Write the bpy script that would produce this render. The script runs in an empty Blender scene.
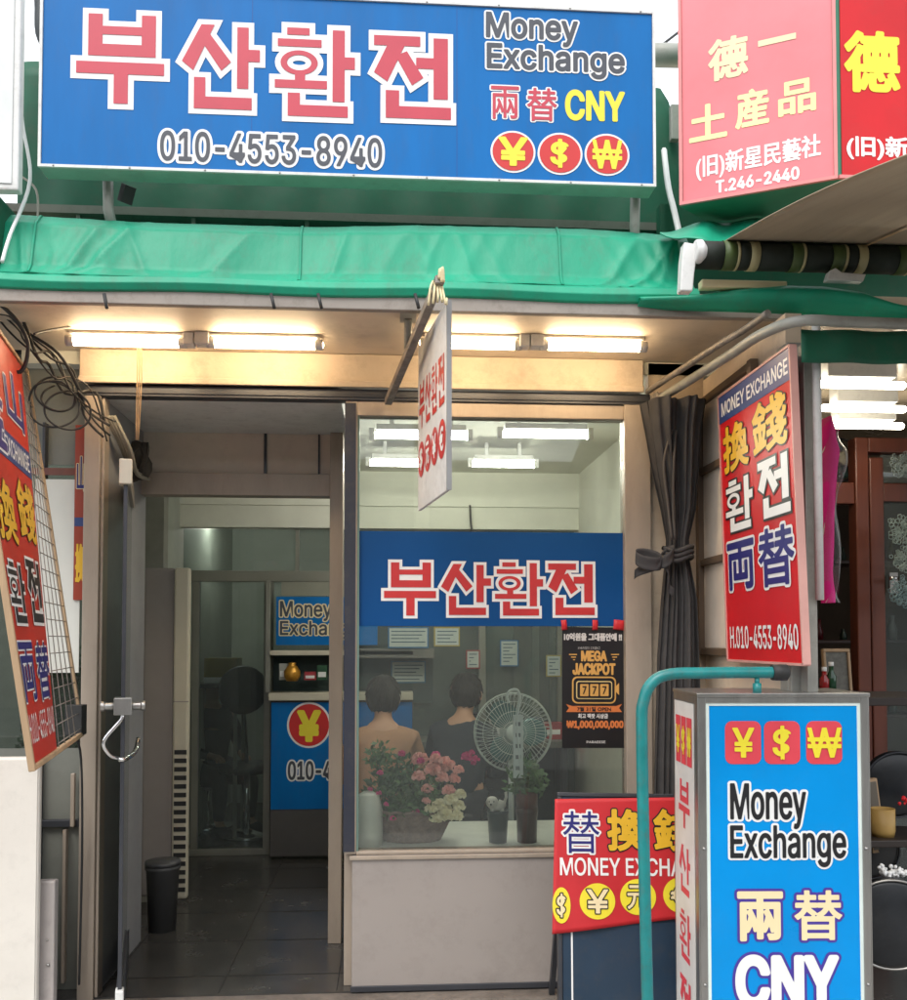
import bpy, bmesh, math, random, os
import numpy as np
from mathutils import Vector, Matrix
from mathutils.geometry import delaunay_2d_cdt
random.seed(7)
SC = bpy.context.scene
COL = SC.collection
V = Vector
# ------------------------------------------------------------------ camera
FPX, PX0, PY0 = 950.0, 453.5, 606.8
CAM = V((0, -3.74, 1.35))
YAW, PITCH = math.radians(3.88), math.radians(2.0)
cf = V((math.sin(YAW)*math.cos(PITCH), math.cos(YAW)*math.cos(PITCH), math.sin(PITCH)))
cr = V((math.cos(YAW), -math.sin(YAW), 0))
cu = cr.cross(cf)
cam = bpy.data.cameras.new('camera'); cam.sensor_fit = 'VERTICAL'; cam.sensor_height = 24; cam.lens = 24*FPX/1000
cam.shift_y = (PY0-500)/1000; cam.clip_end = 3000; cam.clip_start = .05
co = bpy.data.objects.new('camera', cam); COL.objects.link(co)
co.matrix_world = Matrix((( cr.x, cu.x, -cf.x, CAM.x), (cr.y, cu.y, -cf.y, CAM.y), (cr.z, cu.z, -cf.z, CAM.z), (0,0,0,1)))
SC.camera = co
def ray(px, py): return cf + cr*((px-PX0)/FPX) - cu*((py-PY0)/FPX)
def at(px, py, Y):
    d = ray(px, py); return CAM + d*((Y-CAM.y)/d.y)
def atz(px, py, Z):
    d = ray(px, py); return CAM + d*((Z-CAM.z)/d.z)
def X(px, Y, py=640): return at(px, py, Y).x
def Z(py, Y, px=389): return at(px, py, Y).z
# ------------------------------------------------------------------ materials
def lin(c): return tuple(((v/255+.055)/1.055)**2.4 if v/255 > .04045 else v/255/12.92 for v in c)
MATS = {}
def mat(name, rgb, rough=.5, metal=0, var=.12, scale=6, bump=0, bscale=60, spec=.5, emit=0, ecol=None, dirt=0, stretch=(1,1,1), trans=0, coat=0):
    if name in MATS: return MATS[name]
    m = bpy.data.materials.new(name); m.use_nodes = True; nt = m.node_tree; N = nt.nodes; L = nt.links
    b = N['Principled BSDF']; c = (*rgb, 1)
    b.inputs['Roughness'].default_value = rough; b.inputs['Metallic'].default_value = metal
    b.inputs['Specular IOR Level'].default_value = spec; b.inputs['Base Color'].default_value = c
    if coat: b.inputs['Coat Weight'].default_value = coat
    if emit:
        b.inputs['Emission Color'].default_value = (*(ecol or rgb), 1); b.inputs['Emission Strength'].default_value = emit
    tc = N.new('ShaderNodeTexCoord'); mp = N.new('ShaderNodeMapping'); mp.inputs['Scale'].default_value = stretch
    L.new(tc.outputs['Object'], mp.inputs['Vector'])
    if var:
        n = N.new('ShaderNodeTexNoise'); n.inputs['Scale'].default_value = scale; n.inputs['Detail'].default_value = 5; n.inputs['Roughness'].default_value = .6
        L.new(mp.outputs[0], n.inputs['Vector'])
        r = N.new('ShaderNodeMapRange'); r.inputs[1].default_value = .3; r.inputs[2].default_value = .7; r.inputs[3].default_value = 1-var; r.inputs[4].default_value = 1+var*.6
        L.new(n.outputs['Fac'], r.inputs[0])
        h = N.new('ShaderNodeVectorMath'); h.operation = 'SCALE'; h.inputs[0].default_value = rgb; L.new(r.outputs[0], h.inputs['Scale'])
        src = h.outputs[0]
        if dirt:
            n2 = N.new('ShaderNodeTexNoise'); n2.inputs['Scale'].default_value = scale*2.7; n2.inputs['Detail'].default_value = 8; n2.inputs['Roughness'].default_value = .75
            L.new(mp.outputs[0], n2.inputs['Vector'])
            r2 = N.new('ShaderNodeMapRange'); r2.inputs[1].default_value = .5; r2.inputs[2].default_value = .72; r2.inputs[3].default_value = 0; r2.inputs[4].default_value = dirt
            L.new(n2.outputs['Fac'], r2.inputs[0])
            mx = N.new('ShaderNodeMix'); mx.data_type = 'RGBA'; L.new(r2.outputs[0], mx.inputs['Factor']); L.new(src, mx.inputs[6]); mx.inputs[7].default_value = (.10,.08,.06,1)
            src = mx.outputs[2]
        L.new(src, b.inputs['Base Color'])
        r3 = N.new('ShaderNodeMapRange'); r3.inputs[3].default_value = max(.02, rough-.08); r3.inputs[4].default_value = min(1, rough+.1)
        L.new(n.outputs['Fac'], r3.inputs[0]); L.new(r3.outputs[0], b.inputs['Roughness'])
    if bump:
        n = N.new('ShaderNodeTexNoise'); n.inputs['Scale'].default_value = bscale; n.inputs['Detail'].default_value = 4
        L.new(mp.outputs[0], n.inputs['Vector'])
        bp = N.new('ShaderNodeBump'); bp.inputs['Strength'].default_value = bump; bp.inputs['Distance'].default_value = .01
        L.new(n.outputs['Fac'], bp.inputs['Height']); L.new(bp.outputs[0], b.inputs['Normal'])
    MATS[name] = m; return m
def S(name, srgb, k=1.0, **kw): return mat(name, tuple(v*k for v in lin(srgb)), **kw)
def glass(name, tint=(.85,.92,.9), ior=1.5, rough=.0, mixf=0, milk=(.8,.8,.8)):
    if name in MATS: return MATS[name]
    m = bpy.data.materials.new(name); m.use_nodes = True; nt = m.node_tree; N = nt.nodes; L = nt.links
    N.remove(N['Principled BSDF']); out = N['Material Output']
    t = N.new('ShaderNodeBsdfTransparent'); t.inputs[0].default_value = (*tint, 1)
    g = N.new('ShaderNodeBsdfGlossy'); g.inputs['Roughness'].default_value = rough
    fr = N.new('ShaderNodeFresnel'); fr.inputs[0].default_value = ior
    mx = N.new('ShaderNodeMixShader'); L.new(fr.outputs[0], mx.inputs[0]); L.new(t.outputs[0], mx.inputs[1]); L.new(g.outputs[0], mx.inputs[2])
    s = mx.outputs[0]
    if mixf:
        d = N.new('ShaderNodeBsdfDiffuse'); d.inputs[0].default_value = (*milk, 1)
        m2 = N.new('ShaderNodeMixShader'); m2.inputs[0].default_value = mixf; L.new(s, m2.inputs[1]); L.new(d.outputs[0], m2.inputs[2]); s = m2.outputs[0]
    L.new(s, out.inputs[0]); MATS[name] = m; return m
# ------------------------------------------------------------------ objects
def props(o, label=None, cat=None, group=None, kind=None):
    if label: o['label'] = label
    if cat: o['category'] = cat
    if group: o['group'] = group
    if kind: o['kind'] = kind
    return o
def thing(name, label, cat, loc=(0,0,0), group=None):
    o = bpy.data.objects.new(name, None); COL.objects.link(o); o.location = loc; o.empty_display_size = .1
    return props(o, label, cat, group)
def wloc(o):
    p = V((0,0,0))
    while o is not None: p = p + o.location; o = o.parent
    return p
class MB:
    def __init__(s): s.v = []; s.f = []; s.mi = []; s.sm = []; s.M = None; s.cm = 0; s.smooth = False
    def add(s, vs, fs, mi=None, sm=None):
        k = len(s.v)
        for p in vs:
            p = V(p); s.v.append(s.M @ p if s.M else p)
        for f in fs: s.f.append(tuple(i+k for i in f)); s.mi.append(s.cm if mi is None else mi); s.sm.append(s.smooth if sm is None else sm)
        return s
    def box(s, x0,x1,y0,y1,z0,z1, mi=None):
        x0,x1 = sorted((x0,x1)); y0,y1 = sorted((y0,y1)); z0,z1 = sorted((z0,z1))
        vs = [(x,y,z) for x in (x0,x1) for y in (y0,y1) for z in (z0,z1)]
        return s.add(vs, [(0,1,3,2),(4,6,7,5),(0,4,5,1),(2,3,7,6),(0,2,6,4),(1,5,7,3)], mi, False)
    def fbox(s, F, a0,a1,b0,b1,c0,c1, mi=None):
        a0,a1 = sorted((a0,a1)); b0,b1 = sorted((b0,b1)); c0,c1 = sorted((c0,c1))
        vs = [F.P(a,b,c) for a in (a0,a1) for b in (b0,b1) for c in (c0,c1)]
        return s.add(vs, [(0,1,3,2),(4,6,7,5),(0,4,5,1),(2,3,7,6),(0,2,6,4),(1,5,7,3)], mi, False)
    def bar(s, p, q, w, h, up=(0,0,1), mi=None):
        p = V(p); q = V(q); d = (q-p).normalized(); u = V(up)
        if abs(d.dot(u)) > .98: u = V((0,1,0))
        a = d.cross(u).normalized()*w/2; b = a.cross(d).normalized()*h/2
        vs = [p-a-b, p+a-b, p+a+b, p-a+b, q-a-b, q+a-b, q+a+b, q-a+b]
        return s.add(vs, [(0,1,2,3),(7,6,5,4),(0,4,5,1),(1,5,6,2),(2,6,7,3),(3,7,4,0)], mi, False)
    def tube(s, pts, r, n=10, mi=None, spl=0, cap=True):
        pts = [V(p) for p in pts]
        if spl and len(pts) > 2: pts = catmull(pts, spl)
        m = len(pts); rr = r if isinstance(r, (list, tuple)) else [r]*m
        if len(rr) != m: rr = [rr[min(len(rr)-1, int(i*len(rr)/m))] for i in range(m)]
        t = (pts[1]-pts[0]).normalized(); u = V((0,0,1)) if abs(t.z) < .9 else V((1,0,0))
        a = t.cross(u).normalized(); vs = []; 
        for i in range(m):
            t = (pts[min(i+1,m-1)]-pts[max(i-1,0)]).normalized()
            a = (a - t*a.dot(t)).normalized(); b = t.cross(a)
            for k in range(n):
                an = 2*math.pi*k/n; vs.append(pts[i] + (a*math.cos(an)+b*math.sin(an))*rr[i])
        fs = [(i*n+k, i*n+(k+1)%n, (i+1)*n+(k+1)%n, (i+1)*n+k) for i in range(m-1) for k in range(n)]
        s.add(vs, fs, mi, True)
        if cap:
            k0 = len(s.v)-m*n
            s.f.append(tuple(k0+k for k in reversed(range(n)))); s.f.append(tuple(k0+(m-1)*n+k for k in range(n)))
            s.mi += [s.cm if mi is None else mi]*2; s.sm += [False]*2
        return s
    def lathe(s, base, prof, n=24, mi=None, axis=(0,0,1), sm=True):
        base = V(base); ax = V(axis).normalized(); u = V((1,0,0)) if abs(ax.x) < .9 else V((0,1,0))
        a = ax.cross(u).normalized(); b = ax.cross(a); vs = []
        for r, h in prof:
            for k in range(n):
                an = 2*math.pi*k/n; vs.append(base + ax*h + (a*math.cos(an)+b*math.sin(an))*max(r,1e-4))
        m = len(prof)
        fs = [(i*n+k, i*n+(k+1)%n, (i+1)*n+(k+1)%n, (i+1)*n+k) for i in range(m-1) for k in range(n)]
        fs += [tuple(reversed(range(n))), tuple((m-1)*n+k for k in range(n))]
        return s.add(vs, fs, mi, sm)
    def ball(s, c, r, n=12, mi=None, sq=(1,1,1)):
        c = V(c); m = n//2+1; vs = []
        for i in range(m+1):
            th = math.pi*i/m
            for k in range(n):
                an = 2*math.pi*k/n; vs.append(c+V((r*sq[0]*math.sin(th)*math.cos(an), r*sq[1]*math.sin(th)*math.sin(an), r*sq[2]*math.cos(th))))
        return s.add(vs, [(i*n+k, (i+1)*n+k, (i+1)*n+(k+1)%n, i*n+(k+1)%n) for i in range(m) for k in range(n)], mi, True)
    def grid(s, nu, nv, fn, mi=None, sm=True, thick=0):
        P = [[V(fn(i/nu, j/nv)) for j in range(nv+1)] for i in range(nu+1)]
        vs = [p for r in P for p in r]; w = nv+1
        fs = [(i*w+j, (i+1)*w+j, (i+1)*w+j+1, i*w+j+1) for i in range(nu) for j in range(nv)]
        if thick:
            k = len(vs); nn = []
            for i in range(nu+1):
                for j in range(nv+1):
                    a = P[min(i+1,nu)][j]-P[max(i-1,0)][j]; b = P[i][min(j+1,nv)]-P[i][max(j-1,0)]
                    c = a.cross(b); nn.append(c.normalized() if c.length > 0 else V((0,0,1)))
            vs2 = [v - n*thick for v, n in zip(vs, nn)]
            fs += [tuple(reversed([q+k for q in f])) for f in list(fs)]
            ed = [(i*w) for i in range(nu+1)]+[nu*w+j for j in range(1,nv+1)]+[i*w+nv for i in range(nu-1,-1,-1)]+[j for j in range(nv-1,0,-1)]
            for q in range(len(ed)):
                a, b = ed[q], ed[(q+1)%len(ed)]; fs.append((b, a, a+k, b+k))
            vs = vs+vs2
        return s.add(vs, fs, mi, sm)
    def prism(s, F, pts, c0, c1, mi=None):
        n = len(pts); vs = [F.P(a,b,c0) for a,b in pts]+[F.P(a,b,c1) for a,b in pts]
        fs = [tuple(reversed(range(n))), tuple(range(n,2*n))]+[(i,(i+1)%n,n+(i+1)%n,n+i) for i in range(n)]
        return s.add(vs, fs, mi, False)
    def build(s, name, mats, parent=None, bev=0, loc=None, **kw):
        if not isinstance(mats, (list, tuple)): mats = [mats]
        me = bpy.data.meshes.new(name); o0 = V(loc) if loc is not None else V((0,0,0))
        off = wloc(parent) if parent is not None else o0
        me.from_pydata([tuple(p-off) for p in s.v], [], s.f)
        for m in mats: me.materials.append(m)
        for p, a, b in zip(me.polygons, s.mi, s.sm): p.material_index = a; p.use_smooth = b
        me.update()
        o = bpy.data.objects.new(name, me); COL.objects.link(o)
        if parent is not None: o.parent = parent
        else: o.location = o0
        if bev:
            b = o.modifiers.new('Bevel', 'BEVEL'); b.width = bev; b.segments = 2; b.limit_method = 'ANGLE'; b.angle_limit = math.radians(40); b.harden_normals = False
        if kw: props(o, **kw)
        return o
def catmull(pts, k=6):
    out = []; n = len(pts)
    for i in range(n-1):
        p0 = pts[max(i-1,0)]; p1 = pts[i]; p2 = pts[i+1]; p3 = pts[min(i+2,n-1)]
        for j in range(k):
            t = j/k; out.append(.5*((2*p1)+(-p0+p2)*t+(2*p0-5*p1+4*p2-p3)*t*t+(-p0+3*p1-3*p2+p3)*t**3))
    out.append(pts[-1]); return out
def copy_tree(o, parent=None):
    c = o.copy(); COL.objects.link(c); c.parent = parent
    for ch in list(o.children):
        if ch.name != c.name: copy_tree(ch, c)
    return c
class Frame:
    def __init__(s, O, u, v=None, up=(0,0,1)):
        s.O = V(O); s.u = V(u).normalized(); v = V(v if v is not None else up); s.v = (v - s.u*v.dot(s.u)).normalized(); s.n = s.u.cross(s.v)
    def P(s, a, b, c=0): return s.O + s.u*a + s.v*b + s.n*c
    def uv(s, px, py):
        d = ray(px, py); t = (s.O-CAM).dot(s.n)/d.dot(s.n); p = CAM+d*t-s.O; return p.dot(s.u), p.dot(s.v)
# ------------------------------------------------------------------ lettering
def getfont(fn):
    try:
        p = os.path.join(bpy.utils.system_resource('DATAFILES', path='fonts'), fn)
        return bpy.data.fonts.load(p)
    except Exception: return None
FONTS = {'inter': getfont('Inter.woff2'), 'b': None}
TC = {}
def glyphs(text, font):
    key = (text, font)
    if key in TC: return TC[key]
    c = bpy.data.curves.new('tmp', 'FONT'); c.body = text; c.size = 1; c.resolution_u = 4
    if FONTS.get(font): c.font = FONTS[font]
    o = bpy.data.objects.new('tmp', c); COL.objects.link(o)
    dg = bpy.context.evaluated_depsgraph_get(); dg.update()
    me = bpy.data.meshes.new_from_object(o.evaluated_get(dg))
    vs = np.array([v.co[:2] for v in me.vertices], float).reshape(-1, 2); tr = []; ec = {}
    me.calc_loop_triangles()
    # merge coincident verts so that shared edges cancel
    keyv = {}; idx = []
    for p in vs:
        k = (round(p[0],5), round(p[1],5)); idx.append(keyv.setdefault(k, len(keyv)))
    uq = np.array([k for k in keyv], float)
    for t in me.loop_triangles:
        a = [idx[i] for i in t.vertices]
        if len(set(a)) < 3: continue
        tr.append(a)
        for i in range(3):
            e = (a[i], a[(i+1)%3]); e = (min(e), max(e)); ec[e] = ec.get(e, 0)+1
    seg = [e for e, n in ec.items() if n == 1]
    bpy.data.objects.remove(o); bpy.data.curves.remove(c); bpy.data.meshes.remove(me)
    TC[key] = (uq, tr, seg); return TC[key]
def contour_mesh(vs, tr, seg, levels, cell):
    R = max(levels)+cell*2; x0, y0 = vs.min(0)-R-cell; x1, y1 = vs.max(0)+R+cell
    nx = int((x1-x0)/cell)+2; ny = int((y1-y0)/cell)+2
    D = np.full((nx, ny), 1e3); I = np.zeros((nx, ny), bool); gx = x0+np.arange(nx)*cell; gy = y0+np.arange(ny)*cell
    def win(a, b, pad):
        i0 = max(0, int((a[0]-pad-x0)/cell)); i1 = min(nx, int((b[0]+pad-x0)/cell)+2); j0 = max(0, int((a[1]-pad-y0)/cell)); j1 = min(ny, int((b[1]+pad-y0)/cell)+2)
        return i0, i1, j0, j1
    for t in tr:
        p = vs[list(t)]; i0,i1,j0,j1 = win(p.min(0), p.max(0), 0); A, B, C = p
        GX = gx[i0:i1, None]; GY = gy[None, j0:j1]
        e1 = (B[0]-A[0])*(GY-A[1])-(B[1]-A[1])*(GX-A[0]); e2 = (C[0]-B[0])*(GY-B[1])-(C[1]-B[1])*(GX-B[0]); e3 = (A[0]-C[0])*(GY-C[1])-(A[1]-C[1])*(GX-C[0])
        I[i0:i1, j0:j1] |= ((e1 >= 0)&(e2 >= 0)&(e3 >= 0))|((e1 <= 0)&(e2 <= 0)&(e3 <= 0))
    for a, b in seg:
        A = vs[a]; B = vs[b]; i0,i1,j0,j1 = win(np.minimum(A,B), np.maximum(A,B), R)
        GX = gx[i0:i1, None]; GY = gy[None, j0:j1]; d = B-A; l2 = d@d+1e-18
        t = np.clip(((GX-A[0])*d[0]+(GY-A[1])*d[1])/l2, 0, 1)
        D[i0:i1, j0:j1] = np.minimum(D[i0:i1, j0:j1], np.hypot(GX-A[0]-t*d[0], GY-A[1]-t*d[1]))
    D = np.where(I, -D, D); out = []
    for lv in levels:
        f = lv-D; ins = f > 0; pv = []; pf = []; cache = {}
        def pt(x, y):
            k = (round(x, 6), round(y, 6))
            if k not in cache: cache[k] = len(pv); pv.append((x, y))
            return cache[k]
        cnt = ins[:-1,:-1].astype(int)+ins[1:,:-1]+ins[1:,1:]+ins[:-1,1:]
        for i in range(nx-1):
            j = 0; col = cnt[i]; nz = np.nonzero(col)[0]
            if not len(nz): continue
            run = None
            for j in list(nz)+[10**9]:
                full = j < 10**9 and col[j] == 4
                if run is not None and (not full or j != run[1]+1):
                    a, b = run; pf.append([pt(gx[i],gy[a]), pt(gx[i+1],gy[a]), pt(gx[i+1],gy[b+1]), pt(gx[i],gy[b+1])]); run = None
                if full: run = (j, j) if run is None else (run[0], j)
                elif j < 10**9:
                    cs = [(i,j),(i+1,j),(i+1,j+1),(i,j+1)]; poly = []
                    for q in range(4):
                        a = cs[q]; b = cs[(q+1)%4]; fa = f[a]; fb = f[b]
                        if fa > 0: poly.append(pt(gx[a[0]], gy[a[1]]))
                        if (fa > 0) != (fb > 0):
                            if abs(fa) > 500: fa = math.copysign(cell, fa)
                            if abs(fb) > 500: fb = math.copysign(cell, fb)
                            t = fa/(fa-fb); poly.append(pt(gx[a[0]]+(gx[b[0]]-gx[a[0]])*t, gy[a[1]]+(gy[b[1]]-gy[a[1]])*t))
                    pp = []
                    for q in poly:
                        if q not in pp: pp.append(q)
                    if len(pp) >= 3: pf.append(pp)
        out.append((pv, pf))
    return out
def rc(x0,y0,x1,y1): return [(x0,y0),(x1,y0),(x1,y1),(x0,y1)]
HG = {
 '부': ((152,28,325,207), [rc(175,28,203,112), rc(280,28,308,112), rc(175,52,308,69), rc(175,88,308,112), rc(152,124,325,148), rc(226,130,254,207)], []),
 '산': ((352,45,530,212), [[(396,45),(426,45),(378,137),(352,119)], [(396,78),(414,62),(464,118),(442,136)], rc(478,48,504,170), rc(496,92,530,116), rc(380,150,406,212), rc(380,188,512,212)], []),
 '환': ((540,50,712,222), [rc(566,50,614,64), rc(546,72,640,87), rc(583,140,605,156), rc(540,152,652,168), rc(664,52,690,192), rc(684,104,712,128), rc(568,177,594,222), rc(568,200,697,222)], [(592,118,40,24,14,9)]),
 '전': ((740,66,892,232), [rc(742,68,832,88), [(772,78),(804,82),(768,160),(742,142)], [(784,108),(806,98),(838,150),(816,166)], rc(824,110,862,132), rc(858,70,886,192), rc(765,177,791,232), rc(765,208,892,232)], [])}
def poly_expand(p, w):
    n = len(p); A = sum(p[i][0]*p[(i+1)%n][1]-p[(i+1)%n][0]*p[i][1] for i in range(n))
    if A < 0: p = p[::-1]
    out = []
    for i in range(n):
        a = V(p[i-1]); b = V(p[i]); c = V(p[(i+1)%n]); d1 = (b-a).normalized(); d2 = (c-b).normalized()
        n1 = V((d1.y,-d1.x)); n2 = V((d2.y,-d2.x)); m = n1+n2; k = w*2/max(m.dot(m), .35); out.append(tuple(b+m*k))
    return out
def hangul(ch, x0, y0, x1, y1, w):
    (a0,b0,a1,b1), polys, rings = HG[ch]; sx = (x1-x0)/(a1-a0); sy = (y1-y0)/(b1-b0)
    f = lambda p: (x0+(p[0]-a0)*sx, y1-(p[1]-b0)*sy)
    P = [poly_expand([f(q) for q in p], w) for p in polys]
    for cx, cy, rx, ry, tx, ty in rings:
        ro = (rx*sx+w, ry*sy+w); ri = (max((rx-tx)*sx-w, .0005), max((ry-ty)*sy-w, .0005)); c = f((cx,cy)); K = 28
        for k in range(K):
            a = 2*math.pi*k/K; b = 2*math.pi*(k+1)/K
            P.append([(c[0]+ri[0]*math.cos(a), c[1]+ri[1]*math.sin(a)), (c[0]+ro[0]*math.cos(a), c[1]+ro[1]*math.sin(a)), (c[0]+ro[0]*math.cos(b), c[1]+ro[1]*math.sin(b)), (c[0]+ri[0]*math.cos(b), c[1]+ri[1]*math.sin(b))])
    vs = []; fs = []
    for p in P: fs.append(list(range(len(vs), len(vs)+len(p)))); vs += [V(q) for q in p]
    r = delaunay_2d_cdt(vs, [], fs, 0, 1e-6)
    return [tuple(v) for v in r[0]], [list(f_) for f_, o in zip(r[2], r[5]) if len(o)]
class Letters:
    """flat lettering on a sign face; box sizes are given where they show in the photo"""
    def __init__(s, F, z=.0015): s.F = F; s.mb = MB(); s.mats = []; s.z = z
    def mi(s, m):
        if m not in s.mats: s.mats.append(m)
        return s.mats.index(m)
    def rect(s, cx, cy, w, h):
        F = s.F; a = F.uv(cx-w/2, cy)[0]; b = F.uv(cx+w/2, cy)[0]; c = F.uv(cx, cy+h/2)[1]; d = F.uv(cx, cy-h/2)[1]
        u, v = F.uv(cx, cy); return u-(b-a)/2, v-(d-c)/2, u+(b-a)/2, v+(d-c)/2
    def flat(s, pv, pf, m, lay):
        s.mb.add([s.F.P(x, y, s.z*lay) for x, y in pv], pf, s.mi(m), False)
    def text(s, t, cx, cy, w, h, layers, font='inter', q=70, shear=0, lay0=1, rot=0):
        x0,y0,x1,y1 = s.rect(cx, cy, w, h); s.textuv(t, x0,y0,x1,y1, layers, font, q, shear, lay0, rot)
    def textuv(s, t, x0,y0,x1,y1, layers, font='inter', q=70, shear=0, lay0=1, rot=0):
        vs, tr, seg = glyphs(t, font); H = (y1-y0); r0 = layers[0][0]*H
        lo = vs.min(0); hi = vs.max(0); sp = np.maximum(hi-lo, 1e-4); p = (vs-lo)/sp
        if rot == 90: p = np.stack([1-p[:,1], p[:,0]], 1)
        p = p*np.array([(x1-x0-2*r0), (y1-y0-2*r0)])+np.array([x0+r0, y0+r0])
        if shear: p[:,0] += shear*(p[:,1]-y0)
        cell = max(min(H, x1-x0)/q, .0011)
        res = contour_mesh(p, tr, seg, [l[0]*H for l in layers], cell)
        n = len(layers)
        for k, ((pv, pf), l) in enumerate(zip(res, layers)): s.flat(pv, pf, l[1], lay0+n-1-k)
    def hangul(s, t, boxes, m_in, m_out, w, lay0=1, win=0):
        for k_, (ch, (cx, cy, bw, bh)) in enumerate(zip(t, boxes)):
            lay0 = 1+.15*k_
            x0,y0,x1,y1 = s.rect(cx, cy, bw, bh); ww = w*(y1-y0)
            if m_out: pv, pf = hangul(ch, x0,y0,x1,y1, ww); s.flat(pv, pf, m_out, lay0)
            pv, pf = hangul(ch, x0,y0,x1,y1, win*(y1-y0)); s.flat(pv, pf, m_in, lay0+1)
    def disc(s, cx, cy, w, h, m, lay=1, n=40, ring=None):
        x0,y0,x1,y1 = s.rect(cx, cy, w, h); a = (x0+x1)/2; b = (y0+y1)/2
        s.flat([(a+(x1-x0)/2*math.cos(2*math.pi*k/n), b+(y1-y0)/2*math.sin(2*math.pi*k/n)) for k in range(n)], [list(range(n))], m, lay)
    def rbox(s, cx, cy, w, h, m, lay=1, rad=.2):
        x0,y0,x1,y1 = s.rect(cx, cy, w, h); r = rad*min(x1-x0, y1-y0); p = []
        for (ax, ay, st) in ((x1-r,y1-r,0),(x0+r,y1-r,1),(x0+r,y0+r,2),(x1-r,y0+r,3)):
            for k in range(7):
                an = math.pi/2*(st+k/6); p.append((ax+r*math.cos(an), ay+r*math.sin(an)))
        s.flat(p, [list(range(len(p)))], m, lay)
    def poly(s, pts, m, lay=1):
        s.flat([s.F.uv(*p) for p in pts], [list(range(len(pts)))], m, lay)
    def build(s, parent, on=None, name='lettering'):
        if on:
            for c in parent.children:
                if c.name.split('.')[0] == on: parent = c
        return s.mb.build(name, s.mats, parent)
EXPO = .85
# ------------------------------------------------------------------ colours
white_paint = mat('white_paint', (.72,.72,.70), rough=.5, var=.1, dirt=.25)
beige = S('beige_wall', (190,174,154), .95, rough=.75, var=.15, scale=3, dirt=.3, bump=.15)
alu = S('bronze_aluminium', (172,158,143), .92, rough=.42, metal=.1, var=.12, scale=9, dirt=.15, stretch=(1,1,.25))
alu_in = S('interior_aluminium', (150,150,140), .8, rough=.4, metal=.4, var=.1)
alu_dark = S('dark_aluminium', (74,76,82), .85, rough=.4, metal=.4, var=.15, dirt=.15)
steel = mat('brushed_steel', (.42,.41,.39), rough=.32, metal=.9, var=.15, scale=14, stretch=(1,1,.2), dirt=.2)
chrome = mat('chrome', (.75,.75,.76), rough=.12, metal=1, var=.05)
rust = mat('old_galvanised_steel', (.28,.25,.22), rough=.6, metal=.4, var=.35, scale=20, dirt=.6)
pole_paint = S('galvanised_grey', (168,168,160), .85, rough=.5, metal=.1, var=.2, dirt=.3)
signblue = S('sign_blue', (0,120,200), .74, spec=.2, rough=.4, var=.13, scale=2.2, dirt=.13, stretch=(3,1,.7))
bannerblue = S('banner_blue', (8,90,162), .62, spec=.25, rough=.4, var=.06, scale=3)
boxblue = S('lightbox_blue', (0,152,232), .84, spec=.25, rough=.3, var=.10, scale=2.5, dirt=.05)
white = mat('vinyl_white', (.80,.80,.79), rough=.4, var=.04)
redpink = S('faded_red_vinyl', (220,66,88), .72, rough=.4, var=.08, scale=8)
red = S('red_vinyl', (214,44,44), .85, rough=.4, var=.07)
signred = S('sign_red', (214,34,42), .85, rough=.38, spec=.25, var=.14, scale=3, dirt=.12)
yellow = S('yellow_vinyl', (250,232,60), .85, rough=.4, var=.04)
gold = S('golden_yellow_vinyl', (240,190,50), .85, rough=.4, var=.1)
cream = S('cream_vinyl', (250,232,185), .85, rough=.4, var=.05)
black = mat('black_vinyl', (.012,.012,.014), rough=.4, var=.1)
greyv = S('dark_grey_vinyl', (70,74,84), .85, rough=.4, var=.1)
navy = S('navy_vinyl', (40,40,120), .85, rough=.4, var=.1)
purple = S('purple_vinyl', (78,58,160), .85, rough=.4, var=.1)
greenc = S('green_canvas', (26,172,134), .78, rough=.5, var=.18, scale=3, bump=.35, bscale=18, dirt=.34, stretch=(1,1,.6))
greend = S('dark_green_canvas', (20,112,82), .62, rough=.6, var=.2, scale=5, bump=.2, bscale=10, dirt=.25)
canvas_beige = S('beige_canvas', (176,158,134), .9, rough=.75, var=.12, scale=3, stretch=(6,.3,1), dirt=.12)
concrete = mat('worn_concrete', (.17,.145,.125), rough=.85, var=.4, scale=9, bump=.6, bscale=45, dirt=.6)
asphalt = mat('asphalt', (.07,.07,.068), rough=.9, var=.3, scale=20, bump=.5, bscale=120)
tile = mat('dark_floor_tile', (.055,.053,.050), rough=.24, var=.35, scale=5, dirt=.45, bump=.05, bscale=25)
panelgrey = S('worn_metal_panel', (172,163,157), .80, rough=.45, metal=.05, var=.07, scale=1.5, dirt=.26)
room = S('room_wall', (178,182,172), .85, rough=.8, var=.1)
roomlight = S('room_ceiling', (226,226,212), .9, rough=.8, var=.06)
plasticw = S('ivory_plastic', (214,206,186), .85, rough=.4, var=.06)
plasticg = S('grey_plastic', (156,148,144), .85, rough=.45, var=.08)
rubber = mat('black_rubber', (.02,.02,.02), rough=.6, var=.2)
cabler = mat('cable_black', (.025,.025,.025), rough=.55, var=.2)
cablew = S('cable_grey', (170,165,150), .8, rough=.5, var=.2)
teal = S('teal_enamel', (34,146,146), .72, rough=.34, var=.2, scale=12, dirt=.42)
wood_frame = S('pale_wood', (196,164,128), .8, rough=.6, var=.25, scale=10, stretch=(1,1,.15), dirt=.2)
mahog = S('mahogany', (116,62,46), .8, rough=.35, var=.3, scale=12, stretch=(1,1,.12))
curtainm = S('grey_curtain_cloth', (78,76,76), .8, rough=.95, var=.2, scale=12, bump=.3, bscale=30, spec=.2)
leafm = mat('leaf_green', (.075,.15,.05), rough=.55, var=.4, scale=40)
leafd = mat('leaf_dark_green', (.05,.11,.045), rough=.55, var=.4, scale=40)
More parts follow.
